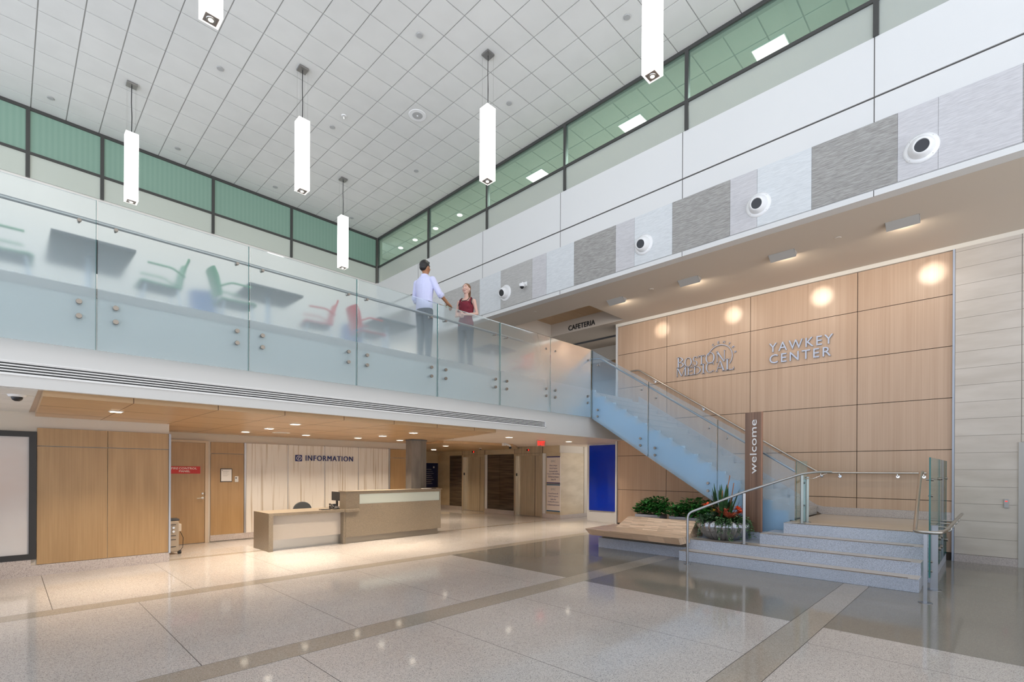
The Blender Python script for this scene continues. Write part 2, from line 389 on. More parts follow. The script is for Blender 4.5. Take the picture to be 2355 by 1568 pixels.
# ================================================================ right upper wall (over the hall)
wr = MB()
wr.box(XF, -6, 7.235, XF+.22, YL+.2, 8.12, WHITE); wr.box(XF+.02, -6, 7.205, XF+.2, YL+.2, 7.235, JOINT)
wr.box(XF, -6, 5.83, XF+.22, YL+.2, 7.205, WHITE); wr.box(XF-.01, -6, 5.73, XF+.2, YL+.2, 5.82, WHITE)
wu = struct('wall_right_upper', wr)
jn = MB()
for y in (13.1, 10.07, 7.357, 4.355, 1.344): jn.box(XF-.001, y-.006, 6.84, XF+.01, y+.006, 7.205, JOINT); jn.box(XF-.001, y-.006, 7.235, XF+.01, y+.006, 8.12, JOINT); jn.box(XF-.0112, y-.005, 5.73, XF, y+.005, 5.82, JOINT)
jn.build('panel_joint', JOINT, wu)
pe = [(15.4, 13.5, F_DARK), (13.5, 12.9, F_MID), (12.9, 11.733, F_LIGHT), (11.733, 10.174, F_GREY), (10.174, 9.346, F_LIGHT), (9.346, 8.232, F_GREY), (8.232, 7.774, F_MID), (7.774, 6.946, F_LIGHT), (6.946, 5.837, F_DARK), (5.837, 5.387, F_MID),
      (5.387, 4.555, F_LIGHT), (4.555, 3.451, F_DARK), (3.451, 2.994, F_MID), (2.994, 2.164, F_LIGHT), (2.164, 1.061, F_DARK), (1.061, .61, F_MID), (.61, -.213, F_MID), (-.213, -1.5, F_DARK)]
for a, b_, mt in pe: MB().box(XF-.012, b_+.002, 5.835, XF+.01, a-.002, 6.838, mt).build('fabric_panel', None, wu)
# soffit with the recess before the cafeteria
so = MB()
so.box(XF+.205, -6, 5.73, 10.2, YL, 5.80, SOFFIT); so.box(10.2, -6, 5.73, 11.8, 7.31, 5.80, SOFFIT); so.box(10.2, 9.9, 5.73, 11.8, YL, 5.80, SOFFIT); so.box(11.8, -6, 5.73, 13.97, YL, 5.80, SOFFIT)
so.box(10.14, 7.25, 5.80, 10.2, 9.96, 6.2, SOFFIT); so.box(11.8, 7.25, 5.80, 11.86, 9.96, 6.2, SOFFIT); so.box(10.2, 7.25, 5.80, 11.8, 7.31, 6.2, SOFFIT); so.box(10.2, 9.9, 5.80, 11.8, 9.96, 6.2, SOFFIT)
sof = struct('ceiling_right', so)
rc = MB()
for a, b_ in ((7.31, 7.9), (7.9, 8.56), (8.56, 9.22), (9.22, 9.9)): rc.box(10.2, a+.004, 6.11, 11.8, b_-.004, 6.16)
rc.build('wood_recess', W_CEIL, sof)
MB().box(12.95, 8.0, 5.70, 13.03, 9.95, 5.729).build('slot_diffuser', DGREY, sof)
cr2 = MB()
for k in range(4): cr2.box(14.0, 6.0+k*1.6, 5.25, 17, 7.59+k*1.6, 5.3)
struct('ceiling_cafeteria', cr2, W_CEIL)
struct('wall_cafeteria', MB().box(13.97, 5.0, 5.25, 14.03, YL, 5.8), CREAM)
struct('wall_cafeteria_end', MB().box(17, 4.5, Z2, 17.2, YL, 5.9), SOFFIT)
struct('wall_cafeteria_left', MB().box(9.3, 13.0, Z2, 17, 13.2, 5.8), WHITE2)
# ================================================================ clerestory windows
def window(n, axis, a, b_, green=True):
    """one bay between mullions: axis 'Y' = on plane Y=YL running in X, 'X' = on plane X=XF running in Y"""
    e = sempty('window_%d' % n)
    def bx(mb, u0, u1, z0, z1, d0, d1):
        return mb.box(u0, YL+d0, z0, u1, YL+d1, z1) if axis == 'Y' else mb.box(XF+d0, u0, z0, XF+d1, u1, z1)
    zb, zm, zt = 8.12, 8.665, 9.69
    f = MB(); bx(f, a, a+.035, zb, zt, -.03, .06); bx(f, b_-.035, b_, zb, zt, -.03, .06)
    bx(f, a+.035, b_-.035, zm-.028, zm+.028, -.03, .06); bx(f, a+.035, b_-.035, zt-.07, zt, -.03, .06)
    f.build('frame', FRAME, e)
    p = MB(); bx(p, a+.035, b_-.035, zm+.028, zt-.07, .0, .012); p.build('upper_pane', GREEN_GL if axis == 'Y' else G_GREEN, e)
    p = MB(); bx(p, a+.035, b_-.035, zb, zm-.028, .0, .012); p.build('lower_pane', PALE_GL if axis == 'Y' else G_GREEN2, e)
    return e
wn = 1
for a, b_ in ((-3.0, -1.0), (-1.0, .33), (.33, 1.62), (1.62, 4.0), (4.0, 6.13), (6.13, 9.06)):
    window(wn, 'Y', a, b_); wn += 1
ym = [15.52, 12.55, 9.89, 7.225, 4.274, 1.325, -1.6, -4.5]
for i in range(7): window(wn, 'X', ym[i+1], ym[i]); wn += 1
struct('wall_left_upper', MB().box(-6.5, YL+.03, Z2-.2, 9.3, YL+.25, 9.7), WHITE2)
# room behind the right clerestory
struct('floor_upper_office', MB().box(XF+.22, -6, 7.0, 13.6, 17, 7.1), SOFFIT)
struct('wall_upper_office', MB().box(13.6, -6, 7.0, 13.8, 17, 9.9), WHITE)
ceo = MB().box(XF+.22, -6, 9.735, 13.8, 17, 9.9, TGRID)
for i in range(8):
    for j in range(38): ceo.box(9.33+i*.6+.012, -5.9+j*.6+.012, 9.72, 9.33+i*.6+.588, -5.9+j*.6+.588, 9.736, TILE)
struct('ceiling_upper_office', ceo)
struct('wall_upper_office_end', MB().box(XF, 17, 7.0, 13.8, 17.2, 9.9), WHITE)
where = {12.87: 'second pane from the corner', 9.08: 'third-row bay behind the pendant', 6.1: 'bay right of the middle pendant', 3.14: 'bay beside the largest pendant'}
for y, lab in ((9.08, 'small bright ceiling panel light seen through the third green pane right of the corner'), (6.12, 'bright ceiling panel light seen through the fourth green pane right of the corner'), (3.14, 'large bright ceiling panel light seen through the green pane at the top right')):
    t = thing('ceiling_panel_light', lab, 'ceiling light', (10.23, y, 9.72), 'panel lights behind the green glass')
    MB().box(10.04, y-.3, 9.70, 10.42, y+.3, 9.722).build('frame', WPLAS, t); MB().box(10.06, y-.28, 9.694, 10.40, y+.28, 9.70).build('diffuser', PANEL_LIGHT, t)
    light('AREA', t, (10.23, y, 9.68), 60, (1, .98, .95), .38, sy=.55)
for y, lab in ((15.6, 'round downlight behind the green glass nearest the corner'), (14.69, 'second round downlight from the corner behind the green glass'), (13.5, 'third round downlight from the corner behind the green glass'), (12.24, 'round downlight behind the green glass farthest right of the four')):
    t = thing('round_downlight', lab, 'ceiling light', (10.07, y, 9.72), 'round downlights behind the green glass')
    MB().lathe((10.07, y, 9.70), [(.11, 0), (.11, .02)], n=20).build('trim_ring', WPLAS, t); MB().lathe((10.07, y, 9.694), [(.085, 0), (.085, .006)], n=20).build('lens', PANEL_LIGHT, t)
    light('AREA', t, (10.07, y, 9.68), 20, (1, .98, .95), .15)
# ================================================================ oak wall, stone wall, band above
ww = struct('wall_right', MB().box(XW+.02, -6, 0, XW+.3, 7.68, 6.0), M('backing_dark', (.07, .05, .035), .8))
cols_ = [.595, 2.045, 4.11, 6.19, 7.67]; rws = [.14, 1.08, 2.02, 2.965, 3.91, 4.85, 5.65]
for i in range(4):
    for j in range(6):
        MB().box(XW, cols_[i]+.006, rws[j]+.006, XW+.02, cols_[i+1]-.006, rws[j+1]-.006).build('oak_panel', W_WALL, ww)
struct('trim_1', MB().box(XW-.04, -6, 5.65, XW+.03, 7.72, 5.85), M('band_cream', (.74, .70, .62), .6))
struct('trim_2', MB().box(XW-.045, .565, 0, XW+.02, .597, 5.65), M('trim_metal', (.42, .47, .56), .4))
struct('trim_3', MB().box(XW-.03, 7.67, 0, XW+.25, 7.72, 6.0), WHITE)
sw = MB()
for j in range(19):
    z0 = .14+.3025*j; z1 = min(z0+.3025, 5.65)
    for a, b_ in ((-2.6, -.285), (-.28, .562)):
        if z0 < 5.6 and not (a < -1 and z0 < 2.0): sw.box(XW-.05, a+.002, z0+.0025, XW+.02, b_-.002, z1-.0025, STONE)
sw.box(XW-.035, -2.6, .14, XW+.01, .562, 5.64, M('stone_joint', (.42, .37, .32), .8)) if False else sw.box(XW-.04, -.285, .14, XW+.01, .562, 5.64, M('stone_joint', (.44, .40, .35), .8))
sw.box(XW-.05, -2.6, 2.125, XW+.02, -.285, 2.255, STONE)
struct('wall_right_stone', sw)
struct('baseboard_right', MB().box(XW-.06, -.25, 0, XW+.02, .56, .137), T_BASE)
d4 = sempty('door_4')
MB().box(XW-.07, -.32, 0, XW+.02, -.25, 2.12).box(XW-.07, -1.36, 2.05, XW+.02, -.32, 2.12).box(XW-.07, -1.43, 0, XW+.02, -1.36, 2.12).build('frame', M('door_frame_grey', (.45, .44, .42), .45), d4)
MB().box(XW-.03, -1.355, .005, XW+.018, -.325, 2.045).build('door_leaf', W_MAPLE, d4)
# ================================================================ upper floor slab and bulkhead
struct('floor_upper', MB().box(-6.5, 7.2, 3.3, 10.05, YL, Z2).box(10.05, 7.2, 3.3, 17, YL, Z2), T_LIGHT)
bk = MB().box(-6.5, 7.16, 2.69, 12.0, 7.24, 3.49, WHITE).box(-6.5, 7.16, 2.425, 12.0, 7.24, 2.545, WHITE).box(8.36, 7.16, 2.545, 12.0, 7.24, 2.69, WHITE)
struct('wall_bulkhead', bk)
struct('trim_4', MB().box(-6.5, 7.13, 3.49, 10.03, 7.30, 3.585), T_BASE)
g = thing('air_grille', 'long white linear air grille of thin horizontal slats under the glass balcony', 'air grille', (0, 7.2, 2.6))
MB().box(-6.5, 7.235, 2.55, 8.35, 7.24, 2.685).build('duct_back', BLACK, g)
gs = MB()
for k in range(5): gs.box(-6.5, 7.15, 2.556+k*.0285, 8.34, 7.22, 2.568+k*.0285)
gs.build('slat', WPLAS, g)
MB().box(-6.5, 7.14, 2.545, 8.36, 7.165, 2.555).box(-6.5, 7.14, 2.682, 8.36, 7.165, 2.692).box(8.34, 7.14, 2.545, 8.36, 7.165, 2.692).build('frame', WPLAS, g)
# ================================================================ lower ceilings
lc = MB().box(-6.5, 7.24, 2.44, 17, 18, 2.5, PINKC)
struct('ceiling_lower', lc)
tl = MB()
for i in range(3):
    for j in range(6): tl.box(-1.55+.6*i+.01, 7.3+.6*j+.01, 2.425, -1.55+.6*i+.59, 7.3+.6*j+.59, 2.441, TILE)
struct('ceiling_tiles_low', tl)
def wood_ceiling(name, pts, z0, z1, joints):
    """flat timber-clad ceiling raft cut in boards by lines x=a+b*y"""
    o = struct(name, MB().prism([(x, y, z0) for x, y in pts], (0, 0, z1-z0)), W_CEIL)
    return o
wc = wood_ceiling('ceiling_wood', [(.28, 7.3), (6.98, 7.3), (8.52, 12.28), (.33, 12.28)], 2.37, 2.44, 0)
jn = MB()
for a in (1.06, 1.95, 2.8, 3.7, 4.6, 5.5, 6.4): jn.box(a-.004, 7.298, 2.3695, a+.004, 12.28, 2.44)
for y in (8.4, 9.55, 10.7, 11.8): jn.box(.3, y-.003, 2.3692, 7.2+.31*(y-7.9), y+.003, 2.372)
jn.build('board_joint', M('joint_brown', (.13, .07, .03), .7), wc)
wc2 = wood_ceiling('ceiling_wood_elevators', [(8.7, 11.25), (9.4, 11.02), (11.3, 11.02), (12.86, 12.3), (12.86, 17), (8.7, 17)], 2.37, 2.44, 0)
jn = MB()
for a in (9.3, 10.1, 10.9, 11.7): jn.box(a-.004, 11.5, 2.3695, a+.004, 17, 2.372)
jn.build('board_joint', M('joint_brown', (.13, .07, .03), .7), wc2)
# ================================================================ left lower wall with maple panels and framed window
struct('wall_left', MB().box(.26, 10.235, 0, 1.98, 12.3, 2.44).box(-6.5, 10.235, 2.11, .26, 10.4, 2.44).box(-6.5, 10.235, 0, .26, 10.4, .24), CREAM)
struct('baseboard_left', MB().box(-6.5, 10.20, 0, 1.985, 10.24, .16).box(-6.5, 10.20, .16, .27, 10.24, .25), T_BASE)
pn = thing('wall_panelling', 'tall maple wall panelling of two bays beside the dark framed window', 'wall panelling', (1.15, 10.22, .17))
for a, b_ in ((.33, 1.147), (1.153, 1.97)):
    for z0, z1 in ((.165, 1.925), (1.937, 2.2)): MB().box(a, 10.205, z0, b_, 10.235, z1).build('panel', W_MAPLE, pn, bevel=.002)
struct('trim_5', MB().box(1.972, 10.19, .15, 2.0, 10.235, 2.2), M('trim_metal', (.42, .47, .56), .4))
w0 = sempty('window_0')
MB().box(-2.4, 10.19, .25, .325, 10.26, .33).box(-2.4, 10.19, 2.06, .325, 10.26, 2.14).box(.245, 10.19, .33, .325, 10.26, 2.06).box(-1.05, 10.19, .33, -.99, 10.26, 2.06).build('frame', M('window_frame_black', (.02, .02, .022), .4), w0)
def _wg(t, b): b.inputs['Transmission Weight'].default_value = 0
MB().box(-2.4, 10.225, .33, .25, 10.235, 2.06).build('frosted_pane', noisy('frosted_white_pane', (.60, .53, .50), (.64, .64, .65), (.5, .5, .9), .3), w0)
# ================================================================ information alcove
struct('wall_back', MB().box(1.9, 12.30, 0, 8.3, 12.6, 2.44).box(8.2, 12.3, 0, 8.4, 17, 2.44), CREAM)
struct('baseboard_back', MB().box(3.13, 12.27, .02, 8.3, 12.31, .15), T_BASE)
d1 = sempty('door_1')
DFR = M('door_frame_tan', (.55, .45, .34), .45)
MB().box(3.03, 12.26, 0, 3.09, 12.31, 2.21).box(2.06, 12.26, 2.165, 3.03, 12.31, 2.21).box(2.02, 12.26, 0, 2.07, 12.31, 2.21).build('frame', DFR, d1)
dl = MB().box(2.07, 12.28, .012, 3.03, 12.30, 2.162).build('door_leaf', W_MAPLE, d1)
MB().cyl((2.985, 12.28, .975), (2.985, 12.21, .975), .01).tube([(2.985, 12.215, .975), (2.865, 12.215, .97)], .009).lathe((2.985, 12.28, .975), [(.026, 0), (.026, .008)], axis=(0, -1, 0)).build('door_handle', STEEL, d1)
MB().lathe((2.985, 12.28, 1.07), [(.022, 0), (.02, .012)], axis=(0, -1, 0)).build('lock_cylinder', STEEL, d1)
MB().box(3.026, 12.262, 1.02, 3.036, 12.285, 1.1).build('hinge', BLACK, d1)
s = thing('door_sign', 'red sign with white words on the maple door', 'sign', (2.6, 12.275, 1.5)); MB().box(2.3, 12.268, 1.5, 2.938, 12.279, 1.652).build('plate', RED, s)
text_part('lettering', 'FIRE CONTROL', (2.415, 12.2679, 1.59), (1, 0, 0), (0, 0, 1), .46, .042, WPLAS, s, .002, bold=.01); text_part('lettering', 'PANEL', (2.55, 12.2679, 1.53), (1, 0, 0), (0, 0, 1), .20, .042, WPLAS, s, .002, bold=.01)
pw = thing('wall_panelling', 'narrow maple wall panelling between the red-signed door and the white onyx wall', 'wall panelling', (3.47, 12.28, .15))
for z0, z1 in ((.15, 1.935), (1.947, 2.19)): MB().box(3.14, 12.275, z0, 3.805, 12.30, z1).build('panel', W_MAPLE, pw, bevel=.002)
pw = thing('wall_panelling', 'maple wall panelling right of the white onyx wall, behind the column', 'wall panelling', (7.95, 12.28, .15))
for z0, z1 in ((.15, 1.935), (1.947, 2.19)): MB().box(7.62, 12.275, z0, 8.28, 12.30, z1).build('panel', W_MAPLE, pw, bevel=.002)
ox = thing('feature_wall', 'white streaked onyx wall in four tall panes behind the desk', 'wall panelling', (5.7, 12.28, .15))
for a, b_ in ((3.855, 4.78), (4.79, 5.70), (5.71, 6.63), (6.64, 7.56)): MB().box(a, 12.27, .15, b_, 12.30, 2.19).build('onyx_pane', ONYX, ox)
mt = MB()
for a in (3.83, 4.785, 5.705, 6.635, 7.585): wdt = .02 if a in (3.83, 7.585) else .006; mt.box(a-wdt, 12.262, .15, a+wdt, 12.30, 2.2)
build_each(mt, 'metal_strip', M('trim_silver', (.5, .5, .52), .35, .6), ox)
s = thing('information_sign', 'raised navy word INFORMATION with a round question mark icon', 'sign', (5.7, 12.26, 1.82))
text_part('lettering', 'INFORMATION', (5.21, 12.268, 1.815), (1, 0, 0), (0, 0, 1), 1.26, .135, NAVY, s, .02, space=1.15)
ib = MB().box(4.955, 12.25, 1.80, 5.12, 12.268, 1.955).build('icon_plate', NAVY, s, bevel=.01)
rg = MB()
for k in range(24):
    a0, a1 = 2*pi*k/24, 2*pi*(k+1)/24
    rg.prism([(5.0375+q*cos(a), 12.2499, 1.8775+q*sin(a)) for q, a in ((.048, a0), (.058, a0), (.058, a1), (.048, a1))], (0, -.003, 0))
rg.build('ring', WPLAS, s); text_part('question_mark', '?', (5.02, 12.2499, 1.845), (1, 0, 0), (0, 0, 1), .036, .065, WPLAS, s, .003)
s = thing('framed_notice', 'small dark framed white notice on the narrow maple panel', 'notice', (3.44, 12.26, 1.46))
MB().box(3.325, 12.262, 1.315, 3.56, 12.274, 1.61).build('frame', BLACK, s); MB().box(3.338, 12.259, 1.33, 3.547, 12.262, 1.596).build('paper', WPLAS, s)
tx = MB(); tx.box(3.35, 12.2585, 1.56, 3.37, 12.2588, 1.585)
for k in range(6): tx.box(3.37, 12.2585, 1.55-.022*k, 3.50-(k % 3)*.02, 12.2588, 1.554-.022*k)
tx.build('print', LGREY, s)
s = thing('wall_switch', 'white wall plate with a dark key switch beside the framed notice', 'switch', (3.65, 12.26, 1.37)); MB().box(3.615, 12.262, 1.31, 3.69, 12.275, 1.44).build('plate', WPLAS, s, bevel=.004)
MB().lathe((3.64, 12.262, 1.40), [(.014, 0), (.012, .008)], BLACK, axis=(0, -1, 0)).build('key_switch', BLACK, s); MB().box(3.65, 12.252, 1.345, 3.675, 12.262, 1.37).build('knob', WPLAS, s)
# column
MB_ = MB().prism([(7.10, 10.47, 0), (7.33, 10.40, 0), (7.58, 10.51, 0), (7.58, 10.75, 0), (7.34, 10.85, 0), (7.10, 10.72, 0)], (0, 0, 2.34)); cN = thing('column', 'square chamfered raw concrete column rising behind the stone counter', 'column', (7.28, 10.5, 0)); MB_.build('shaft', CONC, cN)
MB().prism([(7.09, 10.46, 2.34), (7.33, 10.39, 2.34), (7.59, 10.50, 2.34), (7.59, 10.76, 2.34), (7.34, 10.86, 2.34), (7.09, 10.73, 2.34)], (0, 0, .028)).build('top_collar', DGREY, cN)
# ================================================================ information desk
dk = thing('information_desk', 'brown speckled stone information desk with a low worktop and a raised counter', 'desk', (5.6, 10.4, 0))
MB().box(3.555, 10.03, 0, 3.635, 10.86, .69).build('end_panel', T_DESK, dk)
MB().prism([(3.555, 10.03, .69), (5.12, 10.03, .69), (5.12, 9.95, .69), (5.40, 9.95, .69), (5.46, 10.045, .69), (5.15, 10.045, .69), (5.15, 10.86, .69), (3.555, 10.86, .69)], (0, 0, .055)).build('worktop', T_DESK, dk)
MB().box(3.70, 10.10, .63, 5.44, 10.0, .69).build('worktop_bracket', T_DESK, dk) if False else None
MB().box(3.635, 10.20, .2, 5.15, 10.215, .69).build('front_panel', M('frosted_desk_panel', (.52, .48, .43), .22), dk)
MB().box(3.635, 10.22, 0, 5.15, 10.25, .2).build('plinth', STEEL, dk); 
ct = MB().box(5.15, 10.05, .14, 7.70, 10.34, .845).box(5.15, 10.05, .845, 5.465, 10.34, 1.065).box(7.665, 10.05, .845, 7.70, 10.34, 1.065).box(5.15, 10.05, 1.065, 7.70, 10.34, 1.115)
ct.build('counter', T_DESK, dk)
MB().box(5.13, 10.03, 1.115, 7.72, 10.36, 1.135).build('counter_top', T_DESK, dk)
MB().box(5.465, 10.065, .845, 7.665, 10.08, 1.065).build('glass_inset', M('frosted_inset', (.50, .56, .52), .25), dk)
MB().box(5.16, 10.09, 0, 7.63, 10.36, .14).build('plinth', M('plinth_steel', (.30, .27, .23), .3, .7), dk)
MB().box(5.10, 10.06, 0, 5.15, 10.35, .69).build('side_panel', T_DESK, dk)
# office chair
oc = thing('office_chair', 'black mesh-backed office chair tucked in behind the low worktop', 'chair', (4.78, 11.3, 0))
def backshell(mb, cx, cy, z0, z1, wd, th, m=None):
    n = 12
    pts = [(cx-wd/2*(1-abs(1-2*i/n)**6*.0), 0, 0) for i in range(n+1)]
    out = [(cx+wd/2*math.sin(pi*(i/n-.5)), cy, z0+(z1-z0)*(max(0, cos(pi*(i/n-.5)))**.55)) for i in range(n+1)]
    mb.prism(out, (0, th, 0), m)
b = MB(); backshell(b, 4.78, 11.4, .5, .86, .46, .04); b.build('backrest', noisy('chair_mesh', (.03, .035, .04), (.10, .11, .12), (160, 160, 160), .8), oc, bevel=.01)
MB().box(4.54, 10.95, .43, 5.02, 11.4, .50).build('seat', BLACK, oc, bevel=.02); MB().cyl((4.78, 11.2, .07), (4.78, 11.2, .43), .03).build('gas_lift', BLACK, oc)
sb = MB()
for k in range(5):
    a = 2*pi*k/5; sb.cyl((4.78, 11.2, .09), (4.78+.28*cos(a), 11.2+.28*sin(a), .06), .022, .014).ell((4.78+.28*cos(a), 11.2+.28*sin(a), .03), .03, .03, .03)
sb.build('base', BLACK, oc)
# phone
ph = thing('desk_phone', 'black desk phone with handset and pen tray on the worktop', 'phone', (5.0, 10.3, .745))
MB().prism([(4.93, 10.2, .747), (5.09, 10.2, .745), (5.09, 10.2, .765), (4.93, 10.2, .765)], (0, .2, 0)).prism([(4.93, 10.24, .765), (4.93, 10.4, .765), (4.93, 10.4, .82)], (.16, 0, 0)).build('phone_base', BLACK, ph, bevel=.004)
MB().tube([(4.945, 10.21, .79), (4.945, 10.26, .825), (4.945, 10.34, .85), (4.945, 10.39, .845)], [.022, .014, .014, .022], n=8).build('handset', BLACK, ph)
MB().box(4.99, 10.38, .80, 5.08, 10.39, .85).build('display', DGREY, ph)
kb = thing('keyboard', 'slim black keyboard lying left of the desk phone', 'keyboard', (4.8, 10.25, .745)); MB().box(4.66, 10.16, .746, 4.86, 10.30, .757).build('keyboard_body', BLACK, kb, bevel=.002)
mo = thing('monitor', 'dark monitor edge showing left of the raised counter', 'monitor', (5.06, 10.62, .745)); MB().box(5.228, 10.5, .90, 5.25, 10.9, 1.10).build('screen', BLACK, mo, bevel=.004); MB().box(5.25, 10.67, .75, 5.275, 10.73, 1.0).box(5.24, 10.6, .746, 5.38, 10.8, .757).build('stand', BLACK, mo)
pp = thing('paper_stack', 'small stack of papers and a dark clip on the raised counter by the column', 'papers', (7.35, 10.2, 1.135)); MB().box(7.25, 10.12, 1.136, 7.46, 10.27, 1.148).build('sheets', WPLAS, pp); MB().box(7.47, 10.14, 1.136, 7.62, 10.22, 1.15).build('pen_tray', BLACK, pp)
# oxygen machine
ox = thing('oxygen_machine', 'grey beige floor-standing medical machine with dials beside the maple door', 'medical machine', (2.15, 10.99, 0))
BEI = M('machine_beige', (.40, .34, .27), .45)
MB().box(1.995, 10.99, .05, 2.29, 11.3, .62).build('body', BEI, ox, bevel=.02); MB().box(2.03, 11.05, .62, 2.31, 11.3, .66).build('top_tray', DGREY, ox, bevel=.01)
MB().box(2.29, 11.05, .42, 2.34, 11.2, .56).build('side_pouch', CREAM, ox, bevel=.008)
for z in (.50, .43): MB().lathe((2.2, 10.99, z), [(.025, 0), (.02, .02)], axis=(0, -1, 0)).build('dial', CHROME, ox)
mk = MB()
for z in (.55, .345, .27, .14): mk.box(2.16, 10.985, z, 2.24, 10.992, z+.012)
build_each(mk, 'marking', BLACK, ox)
MB().tube([(2.31, 11.0, .42), (2.36, 11.0, .3), (2.35, 11.0, .12), (2.3, 11.0, .05)], .005).build('cable', BLACK, ox); build_each(MB().lathe((2.28, 11.03, .036), [(.035, 0), (.035, .05)], axis=(1, 0, 0)).lathe((2.02, 11.03, .036), [(.035, 0), (.035, .05)], axis=(1, 0, 0)), 'wheel', BLACK, ox)
MB().tube([(2.1, 11.1, .66), (2.1, 11.1, .93), (2.17, 11.1, .93), (2.12, 11.1, .88)], .007, bend=.01).build('hook_pole', BLACK, ox); MB().ell((2.14, 11.1, .80), .025, .025, .025).ell((2.13, 11.1, .72), .035, .03, .04).build('bottle', M('bottle_green', (.01, .07, .04), .3), ox)
# ================================================================ elevators
XE = 12.87
ew = MB().box(XE+.02, 10.42, 0, 13.3, 11.12, 2.2).box(XE+.02, 12.44, 0, 13.3, 14.05, 2.2).box(XE+.02, 15.36, 0, 13.3, 16.99, 2.2).box(XE+.005, 10.42, 2.2, 13.3, 16.99, 2.439)
struct('wall_elevators', ew, MARBLE)
struct('wall_corridor_right', MB().box(XE+.006, 10.38, 2.2, 17, 10.415, 2.439, CREAM).box(14.2, 10.36, .12, 17, 10.40, 2.44, CREAM).box(XE+.006, 10.37, .12, 14.19, 10.415, 2.2, MARBLE).box(XE, 10.35, 0, 17, 10.38, .12, T_BASE))
def elevator(n, y0, ys, y1, lab):
    e = sempty('door_%d' % n); HB = 2.12
    MB().box(XE-.02, y0-.0, 0, XE+.12, y0+.07, 2.2).box(XE-.02, y1-.06, 0, XE+.12, y1, 2.2).box(XE-.02, y0+.07, HB, XE+.12, y1-.06, 2.2).build('frame', STEELB, e)
    MB().box(XE+.09, y0+.07, .01, XE+.12, ys-.016, HB).build('door_leaf', STEELB, e); MB().box(XE+.10, ys+.016, .01, XE+.13, y1-.06, HB).build('door_leaf', STEELB, e)
    MB().box(XE+.105, ys-.016, .01, XE+.13, ys+.016, HB).build('door_gap', BLACK, e)
    MB().box(XE-.015, y0, 2.2, XE+.01, y1, 2.205).box(XE-.015, y0-.008, 2.2, XE+.01, y0, 2.44).box(XE-.015, y1, 2.2, XE+.01, y1+.008, 2.44).build('header_joint', BLACK, e)
    MB().box(XE-.012, y0+.002, 2.207, XE+.004, y1-.002, 2.437).build('header', STEELB, e)
    ym_ = (y0+y1)/2; MB().box(XE-.02, ym_-.07, 2.29, XE-.011, ym_+.07, 2.35).build('floor_display', BLACK, e); MB().box(XE-.022, ym_-.05, 2.295, XE-.0195, ym_+.0, 2.345).build('floor_digit', REDL, e)
    MB().box(XE+.0, y1-.062, 1.40, XE+.07, y1-.0605, 1.50).build('call_plate', BLACK, e)
    MB().box(XE+.09, y0+.06, 0, XE+.3, y1-.06, .012).build('sill', STEEL, e)
elevator(2, 11.14, 11.57, 12.46, ''); elevator(3, 14.06, 14.44, 15.38, '')
vp = thing('dark_wall_panel', 'dark veined glass panel pair between the two elevators', 'wall panel', (XE, 13.2, .14))
for a, b_ in ((12.53, 13.225), (13.235, 13.90)): MB().box(XE-.005, a, .145, XE+.018, b_, 2.19).build('pane', BRONZE, vp)
vp = thing('dark_wall_panel', 'dark veined glass panel left of the far elevator', 'wall panel', (XE, 15.83, .14)); MB().box(XE-.005, 15.46, .145, XE+.018, 16.2, 2.19).build('pane', BRONZE, vp)
struct('baseboard_elevators', MB().box(XE-.02, 12.47, 0, XE+.02, 14.05, .14).box(XE-.02, 15.4, 0, XE+.02, 17, .14).box(XE-.02, 10.36, 0, XE+.02, 11.13, .14), T_BASE)
struct('trim_6', MB().box(XE-.01, 13.92, .14, XE+.02, 14.05, 2.19).box(XE-.01, 11.0, .14, XE+.02, 11.13, 2.19), WHITE)
def poster(z0, z1, top, bot, lines, lab):
    s = thing('poster', lab, 'poster', (XE-.01, 10.65, z0)); MB().box(XE-.012, 10.36, z0, XE+.018, 10.94, z1).build('sheet', M('poster_paper', (.74, .66, .60), .5), s)
    MB().box(XE-.014, 10.36, z1-.035, XE-.011, 10.94, z1).build('top_band', top, s); MB().box(XE-.014, 10.36, z0, XE-.011, 10.94, z0+.035).build('bottom_band', bot, s)
    text_part('logo', 'BMC', (XE-.012, 10.75, z1-.2), (0, -1, 0), (0, 0, 1), .2, .07, LGREY, s, .002)
    z = z1-.34
    for t_, wd in lines: text_part('lettering', t_, (XE-.012, 10.65+wd/2, z), (0, -1, 0), (0, 0, 1), wd, .055, NAVY, s, .002); z -= .093
poster(1.17, 2.08, NAVY, NAVY, [('Elders Living at', .33), ('Home Program', .33), ('has moved to the', .36), ("Doctor's Office Building", .52), ('720 Harrison Avenue', .46), ('Suite 70', .2)], 'upper white poster with small lettering right of the near elevator')
poster(.23, 1.14, M('poster_teal', (.02, .12, .25), .5), M('poster_teal', (.02, .12, .25), .5), [('Food Pantry &', .42), ('WIC Program', .42), ('take the', .24), ('Yawkey Elevators', .48), ('to Basement Level', .52)], 'lower white poster with larger lettering right of the near elevator')
